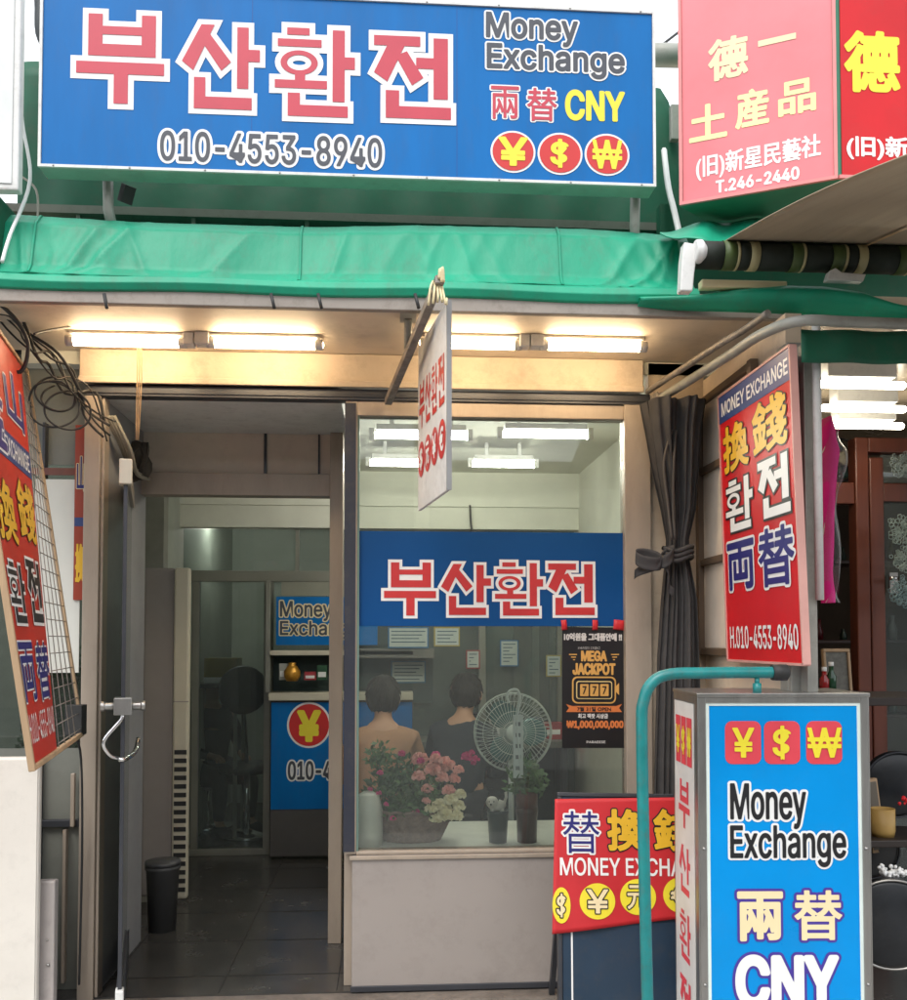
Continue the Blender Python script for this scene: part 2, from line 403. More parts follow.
pinkp = S('petal_pink', (250,188,178), 1, rough=.7, var=.2, scale=50)
magp = S('petal_magenta', (228,84,146), 1, rough=.7, var=.2, scale=50)
creamp = S('petal_cream', (252,242,208), 1, rough=.7, var=.15, scale=50)
win = glass('window_glass', (.95,.98,.95), 1.5, mixf=.035, milk=(.8,.85,.82))  # diffuse milk mixes a veil of reflected daylight into the glass
winin = glass('inner_glass', (.80,.86,.84), 1.5, mixf=.10, milk=(.5,.55,.55))  # milk here paints the glow reflected on the inner glass
doorg = glass('door_glass', (.80,.86,.84), 1.5, mixf=.08, milk=(.5,.55,.53))  # milk lightens the pane in place of haze over the dark recess
tubem = mat('warm_lamp_tube', (1,.78,.42), var=0, emit=24, ecol=(1,.75,.46))
tubein = mat('white_lamp_tube', (1,1,.95), var=0, emit=42, ecol=(1,.98,.88))
tubert = mat('neighbour_lamp_tube', (1,1,.95), var=0, emit=15, ecol=(1,.90,.70))
# ------------------------------------------------------------------ world and sun
w = bpy.data.worlds.new('World'); SC.world = w; w.use_nodes = True; nt = w.node_tree
bg = nt.nodes['Background']; sky = nt.nodes.new('ShaderNodeTexSky'); sky.sky_type = 'NISHITA'; sky.sun_disc = False
SUN_EL, SUN_AZ = math.radians(52), math.radians(205)   # azimuth from +Y clockwise: behind the viewer
sky.sun_elevation = SUN_EL; sky.sun_rotation = SUN_AZ; sky.dust_density = 4; sky.air_density = 1
mx = nt.nodes.new('ShaderNodeMix'); mx.data_type = 'RGBA'; mx.inputs['Factor'].default_value = .8; mx.inputs[7].default_value = (8.2,8.4,8.6,1)
nt.links.new(sky.outputs[0], mx.inputs[6]); nt.links.new(mx.outputs[2], bg.inputs[0]); bg.inputs[1].default_value = .15
sl = bpy.data.lights.new('sun', 'SUN'); sl.energy = .8; sl.angle = math.radians(25); sl.color = (1,.97,.92)
so = bpy.data.objects.new('sun', sl); COL.objects.link(so)
sd = V((math.sin(SUN_AZ)*math.cos(SUN_EL), math.cos(SUN_AZ)*math.cos(SUN_EL), math.sin(SUN_EL)))
so.rotation_euler = sd.to_track_quat('Z', 'Y').to_euler(); so.location = (0,-6,8)
SC.view_settings.view_transform = 'Standard'; SC.view_settings.look = 'None'; SC.view_settings.exposure = EXPO; SC.view_settings.gamma = 1
SC.render.engine = 'CYCLES'; SC.cycles.use_denoising = True; SC.cycles.max_bounces = 8; SC.cycles.transparent_max_bounces = 16
SC.cycles.caustics_reflective = False; SC.cycles.caustics_refractive = False; SC.cycles.sample_clamp_indirect = 4
# ------------------------------------------------------------------ ground
m = MB(); m.box(-150,150,-150,150,-.35,-.17); m.build('ground', asphalt, kind='structure')
m = MB(); m.box(-6,6,-3.2,-.1,-.17,-.05); m.build('pavement', mat('paving_concrete',(.34,.33,.31),rough=.85,var=.2,scale=5,bump=.4,bscale=60,dirt=.2), bev=.01, kind='structure')
# ------------------------------------------------------------------ shop building
ZS = 2.47                                   # underside of the projecting soffit
shop = thing('shop_building', 'money exchange shop with beige soffit, bronze door frame and grey panel below the window', 'building', (0,0,-.05))
m = MB(); m.box(-1.42,1.02,-.12,4.4,-.12,-.006); m.build('doorstep', concrete, shop, bev=.012)
m = MB(); m.box(-1.32,1.25,-.02,4.3,-.006,0); m.build('floor', tile, shop)
m = MB()
for k in range(6): m.box(-1.1+k*.45,-1.096+k*.45,-.01,4.29,0,.0006)
for k in range(9): m.box(-1.31,1.24,.18+k*.45,.184+k*.45,.0007,.0012)
m.build('tile_joints', S('grout',(44,42,40),.7,rough=.9), shop)
xr0 = X(100,0)                               # left side of the recess
m = MB(); m.box(-1.36,-1.31,.64,4.3,0,2.42); m.build('wall', room, shop)
m = MB(); m.box(1.22,1.27,.05,4.3,0,2.42); m.build('wall', roomlight, shop)
m = MB(); m.box(-1.36,1.27,4.3,4.4,0,2.42); m.build('wall', room, shop)
m = MB(); m.box(-1.42,1.34,.0,4.4,2.42,2.5); m.build('ceiling', roomlight, shop)
m = MB(); m.box(-1.32,1.22,2.28,2.40,2.20,2.42); m.box(-1.32,1.22,2.30,2.38,2.06,2.20); m.build('ceiling_beam', roomlight, shop)
# recess before the door
m = MB(); m.box(xr0-.05,xr0,.02,.66,0,2.42); m.build('recess_wall', S('recess_slate',(150,150,152),.9,rough=.6,dirt=.15), shop)
m = MB(); m.box(xr0,-.19,.03,.66,2.29,2.42); m.build('recess_ceiling', white_paint, shop)
pl0, pl1 = X(83,0,700), X(99,0,700)
m = MB(); m.box(pl0,pl1,-.03,.06,-.05,2.29); m.box(pl1,pl1+.012,-.015,.05,-.05,2.29); m.build('post', alu, shop, bev=.003)
# header: beige beam over a dark shutter channel
xb0, xb1 = X(81,-.02,370), X(642,-.02,370)
m = MB(); m.box(xb0,xb1,-.04,.05,2.345,ZS-.002); m.box(xb0,xb1,-.055,-.04,2.335,2.36); m.build('header_beam', beige, shop, bev=.003)
m = MB(); m.box(xb0+.02,xb1+.03,-.03,.03,2.29,2.333); m.box(xb0+.02,xb1+.03,-.035,-.02,2.30,2.306); m.build('shutter_channel', alu_dark, shop, bev=.002)
# door frame
jl0, jl1 = X(119,.61,600), X(129,.61,600)
m = MB(); m.box(jl0,jl1,.58,.66,0,2.29); m.build('door_jamb', alu, shop, bev=.003)
jr0, jr1 = X(330,.61,600), X(343,.61,600)
m = MB(); m.box(jr0,jr1,.56,.66,0,2.29); m.build('door_jamb', alu, shop, bev=.003)
zt0, zt1 = Z(497,.58), Z(475,.58)
m = MB(); m.box(jl1,jr0,.575,.655,zt0,zt1); m.build('door_lintel', alu, shop, bev=.003)
m = MB(); m.box(jl1,jr0,.61,.64,zt1,2.29); m.build('transom_panel', S('transom_beige',(214,202,186),.95,rough=.6,var=.06,dirt=.12), shop, bev=.002)
m = MB(); xm = X(264,.60); m.box(xm-.006,xm+.006,.598,.609,zt1+.002,2.288); m.build('transom_bar', alu_dark, shop); m = MB(); m.box(X(318,.6)-.004,X(318,.6)+.004,.60,.609,zt1+.002,2.288); m.build('transom_bar', alu_dark, shop)
# display window bay
bx0, bx1 = X(345,0,640), X(357,0,640); wx1 = X(624,0,640); fx1 = X(650,0,640)
zb = Z(850,0); ztp = Z(417,0)
dw = thing('display_window', 'large single pane display window carrying the blue banner', 'window', ((bx0+fx1)/2, 0, zb))
m = MB(); m.box(bx0,bx1,-.02,.05,zb-.01,2.29); m.box(wx1,fx1,-.03,.05,zb-.01,2.29); m.box(bx1,wx1,-.02,.05,ztp,2.29); m.box(bx1,wx1,-.02,.05,zb-.014,zb); m.build('frame', alu, dw, bev=.003)
m = MB(); m.box(bx0-.003,bx1-.006,-.024,-.021,zb,2.28); m.build('corner_strip', S('corner_strip_blue',(44,48,62),.8,rough=.5,dirt=.3), dw)
m = MB(); m.box(bx1+.001,wx1-.001,.010,.016,zb+.001,ztp-.001); m.build('pane', win, dw)
m = MB(); m.box(bx1,bx1+.008,-.012,.008,zb,ztp); m.build('seal', S('green_seal',(120,150,140),.8), dw)
m = MB(); m.box(bx0,bx0+.012,.051,.56,zb,2.29); m.build('side_pane', doorg, dw)
m = MB(); m.box(X(353,0),.93,-.025,.04,.0,zb-.015); m.build('base_panel', panelgrey, shop, bev=.003)
m = MB(); m.box(X(353,0)-.01,.93,-.035,-.026,zb-.03,zb-.015); m.box(bx0-.002,bx0+.03,.041,.60,0,zb-.016); m.build('panel_trim', alu, shop, bev=.002)
m = MB(); m.box(X(352,0),.95,-.034,-.026,0,.022); m.build('skirting', alu_dark, shop, bev=.002)
m = MB(); m.box(bx0+.03,1.2,.05,.62,.46,.523); m.build('display_sill', S('sill_white',(226,228,220),.95,rough=.4,dirt=.1), shop, bev=.004)
# soffit and upper storey
m = MB(); m.box(-2.6,1.6,-.60,-.001,ZS,ZS+.06); m.build('soffit', S('soffit_board',(216,202,182),.92,rough=.6,var=.12,scale=2,dirt=.25), shop)
m = MB(); m.box(-2.6,1.6,-.63,-.601,ZS-.03,ZS+.03); m.build('soffit_edge', S('soffit_edge_metal',(170,160,150),.8,rough=.5,dirt=.4), shop, bev=.003)
m = MB(); m.box(fx1+.001,1.27,.0,.05,-.05,ZS-.003); m.build('wall', beige, shop)
m = MB(); m.box(-2.6,2.9,0,.1,ZS+.061,2.92); m.box(-2.6,1.6,-.02,-.001,2.62,2.66); m.build('upper_wall', S('grey_fascia',(120,128,118),.7,rough=.8,var=.2,scale=3,dirt=.5), shop)
m = MB(); m.box(-2.2,1.5,-.2,.0,2.925,2.955); m.box(-2.2,1.5,-.16,.0,2.66,2.70)
for k in range(9): m.box(-2.0+k*.42,-1.985+k*.42,-.19,-.175,2.70,2.925)
m.build('ledge', S('ledge_grey',(150,150,140),.7,rough=.7,dirt=.5), shop)
# green canvas parapet behind the sign
zg = Z(72,-.10)
def gw(a, b):
    x = X(18,-.1,150)+(X(684,-.1,150)-X(18,-.1,150))*a; top = zg-.02-.30*max(0,(a-.955)/.045)**2
    return (x, -.10+.012*math.sin(a*60)*math.sin(b*5), 2.70+(top-2.70)*b)
m = MB(); m.grid(80,14,gw,thick=.02); m.build('parapet_cover', greend, shop)
# pipe across the gap on top
m = MB(); p = at(640,55,-.05); m.tube([p, at(700,56,-.05)], .045, 14); m.build('vent_pipe', pole_paint, shop)
# ------------------------------------------------------------------ awning
aw = thing('awning', 'wrinkled green canvas awning roll under the large blue sign', 'awning', (-.3,-.5,2.5))
ax0, ax1 = X(2,-.55,260), X(690,-.55,260)
prof = [(-.20,2.80),(-.40,2.795),(-.50,2.775),(-.545,2.73),(-.56,2.66),(-.575,2.58),(-.60,2.545),(-.62,2.535),(-.64,2.53),(-.652,2.505),(-.64,2.483),(-.61,2.475)]
rw = random.Random(3); folds = [(rw.uniform(.0,1), rw.uniform(-1.6,1.6), rw.uniform(.006,.014), rw.uniform(.004,.010), rw.uniform(.2,.8)) for _ in range(26)]
folds += [(.07,-1.2,.012,.016,.5),(.12,-1.5,.014,.018,.6),(.62,1.3,.012,.014,.5),(.93,1.4,.014,.016,.5),(.965,.6,.010,.012,.4),(.27,-2.2,.02,.014,.6)]
def awf(a, b):
    t = b*(len(prof)-1); i = min(int(t), len(prof)-2); f = t-i
    y = prof[i][0]*(1-f)+prof[i+1][0]*f; z = prof[i][1]*(1-f)+prof[i+1][1]*f
    x = ax0+(ax1-ax0)*a; d = 0
    if b < .68:
        for (c, sl_, wd, am, bc) in folds:
            u = a-c-sl_*(b-bc)*.12; d += .55*am*math.exp(-(u/wd)**2)*math.exp(-((b-bc)/.3)**2)
        for (c, sl_, am, wd) in ((.10,5.5,.020,.010),(.13,7.5,.014,.007),(.20,-4,.008,.006),(.47,3.0,.012,.007),(.88,6,.016,.008),(.93,8,.018,.008),(.955,3,.012,.006),(.67,-3,.008,.006),(.035,-1.5,.014,.006),(.30,8,.008,.006),(.985,-1,.012,.004)):
            u = (a-c)-sl_*(.45-b)*.035; d += am*math.exp(-abs(u)/wd)*math.exp(-((b-.42)/.22)**2)
        d += .006*math.sin(a*9+1)+.004*math.sin(a*23+b*5)
    sag = -.012*math.sin(a*math.pi*2.0)*(1-b)
    return (x, y-d, z+sag+ (-.012 if b>.7 else 0)*math.sin(a*17)*.3)
m = MB(); m.grid(300,66,awf); m.build('canvas', greenc, aw)
for c_ in (.045,.42,.80):
    m = MB(); m.grid(1,40,lambda a,b: V(awf(c_+a*.0035,b*.66))+V((0,-.0035,.0015)),thick=.001); m.build('seam', greenc, aw)
m = MB(); m.grid(200,1,lambda a,b: V(awf(a,.60+b*.012))+V((0,-.003,.001))); m.build('hem_stitch', greenc, aw)
m = MB(); m.box(ax0-.02,ax0+.01,-.62,-.2,2.50,2.80); m.build('end_cap', greend, aw, bev=.01)
m = MB(); m.box(-2.5,X(700,-.62,300),-.625,-.595,2.455,2.47)
for px in (104,271,318,415): q = at(px,300,-.66); m.tube([q+V((0,0,.02)), q+V((.012,-.01,-.03))], .006, 6)
m.build('front_bar', cabler, aw)
# continuing green valance over the neighbouring shop
prev = [(640,296,303),(700,292,305),(740,284,306),(790,281,308),(830,282,311),(865,287,313),(895,300,315),(930,308,318)]
def vf(a, b):
    t = a*(len(prev)-1); i = min(int(t), len(prev)-2); f = t-i; top = prev[i][1]*(1-f)+prev[i+1][1]*f; bo = prev[i][2]*(1-f)+prev[i+1][2]*f; px = prev[i][0]*(1-f)+prev[i+1][0]*f
    Y = -.66-.28*a; p = at(px, top+(bo-top)*b, Y); p.y += -.06*math.sin(b*math.pi)+.05; return p
m = MB(); m.grid(60,10,vf,thick=.004)
def vf2(a, b):
    p = at(640+290*a, 303+ (18-4*a)*0 , -.66-.28*a); q = V((p.x, p.y+.35, p.z+.03)); return p.lerp(q, b)
m.build('valance', greenc, aw)
# ------------------------------------------------------------------ main sign
F = Frame(at(38,167,-.62), (1,0,0)); wS = X(656,-.62,180)-X(38,-.62,180); hS = F.uv(38,-16)[1]
ms = thing('storefront_sign', 'wide blue shop sign with pink Korean lettering, phone number and three currency discs', 'sign', F.P(wS/2,0,-.2))
m = MB(); m.fbox(F,0,wS,0,hS,-.085,-.004); m.build('cabinet', S('cabinet_pale_green',(170,200,185),.8,rough=.5,var=.15,dirt=.25), ms, bev=.004)
m = MB(); m.fbox(F,.010,wS-.010,.010,hS-.010,-.004,.0); m.build('face', signblue, ms)
m = MB(); m.fbox(F,0,wS,0,.009,-.003,.006); m.fbox(F,0,wS,hS-.009,hS,-.003,.006); m.fbox(F,0,.009,.009,hS-.009,-.003,.006); m.fbox(F,wS-.009,wS,.009,hS-.009,-.003,.006); m.build('frame', white_paint, ms)
for k in range(9):
    for b_ in (.0045,hS-.0045): m = MB(); m.ball(F.P(.05+k*(wS-.1)/8,b_,.006),.0035,6); m.build('screw', steel, ms)
for a_ in (wS*.335,wS*.668): m = MB(); m.fbox(F,a_,a_+.0015,.01,hS-.01,.0001,.0006); m.build('panel_joint', S('joint_blue',(10,80,160),.75), ms)
for a in (.19, 2.0): 
    m = MB(); m.tube([F.P(a,.03,-.11),F.P(a,-.08,-.12),F.P(a+.01,-.16,-.16)], .018, 8); m.build('bracket', pole_paint, ms)
m = MB(); m.bar(F.P(.26,.0,-.11),F.P(.24,-.05,-.13),.04,.03); m.build('bracket', rubber, ms)
L = Letters(F); 
L.hangul('부산환전', [(120.5,59.5,88,89),(221,67.5,78,84),(315,73,80,88),(412,77.5,78,83)], redpink, white, .062)
L.text('010-4553-8940', 272, 149.5, 222, 30, [(.02,greyv),(.11,white)], q=60)
L.text('Money', 532, 30, 92, 32, [(.03,greyv),(.085,white)], q=60); L.text('Exchange', 556, 62, 138, 32, [(.03,greyv),(.085,white)], q=60, lay0=1.3)
L.text('兩', 505, 103, 28, 33, [(.012,redpink),(.055,white)], 'b'); L.text('替', 542, 105, 30, 33, [(.012,redpink),(.055,white)], 'b')
L.text('CNY', 595, 106, 60, 31, [(.045,yellow)])
for cx, cy, ch in ((513,152,'¥'),(560,154,'$'),(607,155,'₩')):
    L.disc(cx,cy,45,42,white,1); L.disc(cx,cy,41,38,red,2); L.text(ch,cx,cy,30 if ch!='$' else 20,29,[(.04 if ch!='₩' else .02,yellow)],lay0=3)
L.build(ms,'face')
# ------------------------------------------------------------------ red corner sign of the neighbour
A0 = at(680,210,-.62); B0 = at(838,176,-.84); C0 = B0+V((.9,-.0,0)); hR = 1.05
rs = thing('neighbour_sign', 'red light box sign with two angled faces and white and yellow characters, upper right', 'sign', (B0.x,-.4,B0.z))
m = MB(); A0.z = B0.z = C0.z = (A0.z+B0.z)/2
back = [A0, B0, C0, C0+V((0,.3,0)), A0+V((.12,.10,0))]
n_ = len(back); m.add([p for p in back]+[p+V((0,0,hR)) for p in back], [tuple(reversed(range(5))), (5,6,7,8,9)]+[(i,(i+1)%5,(i+1)%5+5,i+5) for i in range(5)])
m.build('cabinet', S('cabinet_green_under',(64,150,120),.7,rough=.5,dirt=.2), rs)
Fl = Frame(A0, B0-A0); wl = (B0-A0).length; Fr = Frame(B0, C0-B0); wr = .9
pale = S('glare_sign_red', (234,122,130), .97, rough=.35, var=.22, scale=1.6, dirt=.05)  # sky glare on the left face put into its paler, pinker red
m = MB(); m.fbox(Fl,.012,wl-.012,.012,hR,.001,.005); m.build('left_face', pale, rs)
m = MB(); m.fbox(Fr,.012,wr,.012,hR,.001,.005); m.build('right_face', signred, rs)
m = MB(); m.fbox(Fl,0,wl,0,.011,.001,.012); m.fbox(Fr,0,wr,0,.011,.001,.012); m.fbox(Fl,wl-.011,wl,.011,hR,.001,.012); m.fbox(Fl,0,.011,.011,hR,.001,.012); m.build('trim', S('pink_trim',(240,150,150),.8), rs)
paley = S('pale_yellow_vinyl',(244,238,168),.95); L = Letters(Fl, .0015); L.F = Frame(Fl.P(0,0,.005), Fl.u); 
for ch,cx,cy,w_,h_,mm in (('德',728,58,40,42,cream),('一',777,40,38,6,cream),('土',708,122,38,36,paley),('産',752,108,34,38,paley),('品',797,97,38,34,paley)):
    L.text(ch,cx,cy,w_,h_,[(.03,mm)],'b')
L.text('(旧)新星民藝社',757,158,125,26,[(.02,white)],'b'); L.text('T.246-2440',757,180,84,13,[(.05,white)])
L.build(rs,'left_face')
L = Letters(Fr, .0015); L.F = Frame(Fr.P(0,0,.005), Fr.u)
L.text('德',872,62,56,62,[(.035,yellow)],'b'); L.text('一',940,50,50,8,[(.3,yellow)],'b'); L.text('(旧)新星民藝社',925,150,156,24,[(.03,white)],'b'); L.build(rs,'right_face')
# ------------------------------------------------------------------ hanging double sided board and its pole
hp = thing('sign_pole', 'slanted square steel pole under the awning with a cloth tie round its tip', 'pole', at(387,403,-.03))
p0, p1 = at(440,279,-.86), at(388,402,-.06)
m = MB(); m.bar(p0,p1,.028,.028); m.build('bar', rust, hp, bev=.003)
m = MB(); m.tube([p0+V((0,0,.0)),p0+V((.004,-.01,.03)),p0+V((.008,0,-.01))], .008, 8, spl=4)
for k in range(5): m.tube([p0+V((-.02+.006*k,.02,0)),p0+V((-.03+.012*k,.0,-.03-.012*k)),p0+V((-.035+.014*k,.01,-.08+.006*k))], .004, 6, spl=3)
m.build('cloth_tie', cream, hp)
m = MB(); m.tube([at(408,318,-.5),at(408,350,-.4)], .014, 8); m.box(at(400,318,-.5).x,at(416,318,-.5).x,-.56,-.46,2.455,2.469); m.build('ceiling_hook', pole_paint, hp)
n0 = at(447,490,-.79); f0 = at(418,512,-.30)
f0.z = n0.z
Fh = Frame(f0, n0-f0); wh = (n0-f0).length; hh = at(444,300,-.79).z-n0.z
hb = thing('hanging_sign', 'narrow white board with red lettering hanging edge-on from the slanted pole', 'sign', Fh.P(wh/2,0,0))
m = MB(); m.fbox(Fh,0,wh,0,hh,-.012,0); m.build('board', white_paint, hb, bev=.002)
m = MB(); m.fbox(Fh,wh,wh+.006,0,hh,-.014,.002); m.build('edge_trim', S('trim_grey',(150,150,150),.8), hb)
L = Letters(Fh)
for i, ch in enumerate('부산환전'): x0 = .03+i*(wh-.05)/4; pv_ = None; a = (x0, hh-.315, x0+(wh-.05)/4-.015, hh-.15); pv, pf = hangul(ch, *a, .0); L.flat(pv, pf, red, 1)
for i, ch in enumerate('$元¥€'):
    cx_ = .07+i*(wh-.12)/3.2; r_ = .058; n = 30
    L.flat([(cx_+r_*math.cos(2*math.pi*k/n), hh-.425+r_*1.1*math.sin(2*math.pi*k/n)) for k in range(n)], [list(range(n))], red, 1)
    L.textuv(ch, cx_-.03, hh-.465, cx_+.03, hh-.385, [(.04,white)], 'b', 40, 0, 2)
L.build(hb,'board')
# ------------------------------------------------------------------ tube lamps under the soffit
def lamp(a, b, py, Y, label, hx):
    zc = ZS-.034; Y = min((-.12-.005*k_ for k_ in range(120)), key=lambda y_: abs(at((a+b)/2,py,y_).z-zc)); q0 = at(a,py,Y); q1 = at(b,py,Y); q0.z = q1.z = zc; c = (q0+q1)/2
    t = thing('tube_lamp', label, 'ceiling lamp', (c.x,Y,ZS), 'warm tube lamps under the soffit')
    mm = MB(); mm.tube([(q0.x,Y,zc),(q1.x,Y,zc)], .018, 14); mm.ball((q0.x,Y,zc),.018,10); mm.ball((q1.x,Y,zc),.018,10); mm.build('tube', tubem, t)
    for e0 in (q0.x,q1.x): mm = MB(); mm.tube([(e0-.014,Y,zc),(e0+.014,Y,zc)], .0195, 14); mm.build('end_cap', white_paint, t)
    mm = MB(); h0, h1 = sorted((X(hx[0],Y,py), X(hx[1],Y,py))); mm.box(h0,h1,Y-.03,Y+.03,zc-.012,ZS-.001); mm.build('ballast', white_paint, t, bev=.004)
    mm = MB(); mm.box(min(q0.x,h0),max(q1.x,h1),Y-.02,Y+.02,ZS-.012,ZS-.002); mm.build('back_plate', white_paint, t, bev=.002)
YL = -.13
lamp(70,183,342,YL,'lit tube lamp nearest the left end of the shop ceiling, left of the hanging string',(184,195))
lamp(211,319,344,YL,'lit tube lamp right of the thin string, over the shop door',(196,210))
lamp(424,518,344,YL,'lit tube lamp partly behind the hanging white board',(519,529))
lamp(544,643,346,YL,'lit tube lamp farthest right under the soffit, above the display window',(530,543))
# cables and strings
def cable(name, pts, r, mt, label, cat='cable', group=None, spl=6):
    mm = MB(); b = V(pts[0]); mm.tube(pts, r, 6, spl=spl); mm.build(name, mt, None, loc=b, label=label, cat=cat, group=group)
mm = MB()
for k in range(3): mm.tube([at(138+k*1.5,322,-.2), at(137+k*2.2,380,-.1), at(136+k*1.2,440,-.05)], .0022, 6, spl=4)
mm.build('string', wood_frame, None, loc=at(138,322,-.2), label='thin pale string hanging from the ceiling by the leftmost lamp', cat='string')
cable('ceiling_wire', [at(138,300,-.55),at(132,318,-.3),at(112,328,-.2),at(80,326,-.25),at(50,330,-.4),at(34,334,-.5)], .004, cabler, 'thin dark wire looping under the ceiling by the leftmost lamp', 'wire')
rr = random.Random(5); bm_ = MB()
for k in range(6):
    pts = []; 
    for t in range(7):
        f = t/6; pts.append(at(-8+f*118+rr.uniform(-7,7), 300+f*128+rr.uniform(-16,16), -.42+.34*f+rr.uniform(-.05,.05)))
    bm_.tube(pts, rr.uniform(.003,.006), 6, spl=5)
for k in range(4):
    c = at(58+rr.uniform(-10,10), 398+rr.uniform(-8,12), -.2); R_ = rr.uniform(.05,.09)
    bm_.tube([c+V((R_*math.cos(a*.7+k), .03*math.sin(a+k), R_*math.sin(a*.7+k))) for a in range(10)], .004, 6, spl=4)
bm_.build('cable_bundle', cabler, None, loc=at(50,380,-.2), label='tangled bundle of dark cables under the soffit at upper left', cat='cables')
bm_ = MB(); 
for k in range(4): bm_.tube([at(105+k*3,416,.02), at(118+k*4,440+k*3,.1), at(128+k*3,462+k*4,.3), at(140+k*3,470+k*3,.5)], .008, 6, spl=5)
bm_.build('cable_bundle', cablew, None, loc=at(105,416,.02), label='short bunch of taped cables running into the recess above the door', cat='cables')
bm_ = MB(); c = at(140,458,.45)
for k in range(5): bm_.ball(c+V((rr.uniform(-.03,.03),rr.uniform(-.05,.02),rr.uniform(-.09,.05))), rr.uniform(.03,.05), 8, sq=(1,1,1.3))
for k in range(5): bm_.tube([c+V((rr.uniform(-.04,.04),-.03,.06)), c+V((rr.uniform(-.05,.05),-.06,-.0)), c+V((rr.uniform(-.03,.03),-.03,-.1))], .006, 6, spl=4)
bm_.build('taped_cable_knot', S('old_tape',(92,84,74),.7,rough=.8,var=.4,scale=30), None, loc=c, label='lumpy knot of taped cables above the open door', cat='cable knot')
cable('cable', [at(18,60,-.3),at(22,120,-.4),at(30,180,-.5),at(10,235,-.62),at(2,262,-.66)], .006, white, 'white cable hanging down beside the left end of the blue sign')
cable('cable', [at(-4,140,-.35),at(14,170,-.4),at(36,190,-.45),at(37,225,-.5)], .004, cablew, 'thin grey cable curving behind the left end of the blue sign')
cable('cable', [at(664,150,-.2),at(668,185,-.35),at(674,210,-.45),at(680,236,-.52)], .011, white, 'pale cable between the blue sign and the red corner sign')
mm = MB(); q = at(672,123,-.12); mm.box(q.x-.012,q.x+.022,-.15,-.12,q.z-.08,q.z+.06); mm.build('junction_box', pole_paint, None, bev=.003, loc=q, label='small grey electrical box on the green wall right of the blue sign', cat='junction box')
cable('overhead_wire', [at(640,17,-.2)+V((0,.5,0)),at(700,18,.4),at(790,-14,1.4)], .006, cabler, 'thin overhead wire against the sky between the two big signs', 'wire')
cable('overhead_wire', [at(730,10,3),at(765,4,3),at(810,-30,3)], .02, rubber, 'thick dark overhead wire bundle above the red corner sign', 'wire')
cable('wall_wire', [at(-5,300,-.5),at(16,320,-.45),at(28,345,-.4),at(20,372,-.38),at(-5,360,-.4)], .007, cabler, 'black wire loop at the top of the leaning red sign', 'wire')
# ------------------------------------------------------------------ glass door, hinged at the left jamb and open towards the street
hx, hy = jl1+.01, .60
free = at(123,700,-.30); hinge = V((X(150,.6,560), .60, 0)); D_ = V((free.x,-.30,0))
hinge = V((jl1+.012,.59,0))
Fd = Frame(D_+V((0,0,.012)), hinge-D_); wd = (hinge-D_).length; hd = zt0-.02
door = thing('glass_door', 'frameless glass door swung open beside the left post', 'door', D_)
m = MB(); m.fbox(Fd,.012,wd-.012,.10,hd-.07,-.005,.005); m.build('pane', doorg, door)
m = MB(); m.fbox(Fd,0,.010,.0,hd,-.007,.007); m.fbox(Fd,wd-.012,wd,0,hd,-.010,.010); m.build('edge_strip', alu_dark, door, bev=.002)
m = MB(); m.fbox(Fd,.012,wd-.012,hd-.07,hd,-.014,.014); m.build('rail', alu, door, bev=.003)
m = MB(); m.fbox(Fd,.012,wd-.012,0,.10,-.014,.014); m.build('rail', alu_dark, door, bev=.003)
m = MB(); m.fbox(Fd,-.018,.03,0,.115,-.014,.014); m.build('patch_fitting', white_paint, door, bev=.004)
m = MB(); m.fbox(Fd,-.02,.035,hd-.09,hd+.0,-.022,.022); m.build('patch_fitting', plasticw, door, bev=.004)
hz = at(122,706,-.3).z
m = MB(); m.fbox(Fd,-.03,.05,hz-.03-.012,hz+.03-.012,-.03,.03); 
for s_ in (-1,1): m.lathe(Fd.P(.0,hz-.012,.03*s_),[(.014,0),(.014,.03),(.018,.032),(.018,.045)],14,axis=Fd.n*s_)
m.build('lock', steel, door, bev=.003)
m = MB()
for s_ in (-1,1):
    m.tube([Fd.P(.0,hz-.02,.03*s_),Fd.P(-.01,hz-.05,.03+.03*s_ if s_<0 else .05),Fd.P(-.01,hz-.13,.06*s_ if s_<0 else .045),Fd.P(.0,hz-.18,.045*s_),Fd.P(.02,hz-.20,.012*s_)], .007, 10, spl=6) if s_*(Fd.n.x)<0 else None
m.tube([Fd.P(0.0,hz-.2,-.012),Fd.P(.02,hz-.2,.012),Fd.P(.16,hz-.19,.04),Fd.P(.22,hz-.15,.05)], .009, 10, spl=5)
m.build('handle', chrome, door)
# ------------------------------------------------------------------ interior: partition, shelves, counter
YP = 2.37
pt = thing('glass_partition', 'aluminium framed glass partition across the back of the shop', 'partition', (-.3,YP,0))
zr = Z(577,YP); xs = [X(p,YP) for p in (196,268,341,398,482,560,640)]
m = MB(); m.box(-1.3,1.2,YP-.03,YP+.03,zr-.035,zr+.035); m.build('rail', alu_in, pt, bev=.003)
m = MB(); m.box(-1.3,xs[1],YP-.03,YP+.03,0,.04); m.build('rail', alu_in, pt, bev=.003)
for i, x in enumerate(xs):
    m = MB(); wq = .022; m.box(x-wq,x+wq,YP-.028,YP+.028,.0,zr-.036); m.build('stile', alu_in, pt, bev=.003)
m = MB(); m.box(-1.3,xs[1]-.023,YP-.004,YP+.004,.041,zr-.036); m.build('pane', winin, pt)
m = MB(); m.box(xs[1]+.023,1.2,YP-.004,YP+.004,.041,zr-.036); m.build('pane', winin, pt)
m = MB(); m.box(-1.3,1.2,YP-.004,YP+.004,zr+.036,2.055); m.build('pane', winin, pt)
m = MB(); x = X(297,YP); m.box(x-.012,x+.012,YP-.02,YP+.02,zr+.036,2.055); m.build('mullion', alu_in, pt)
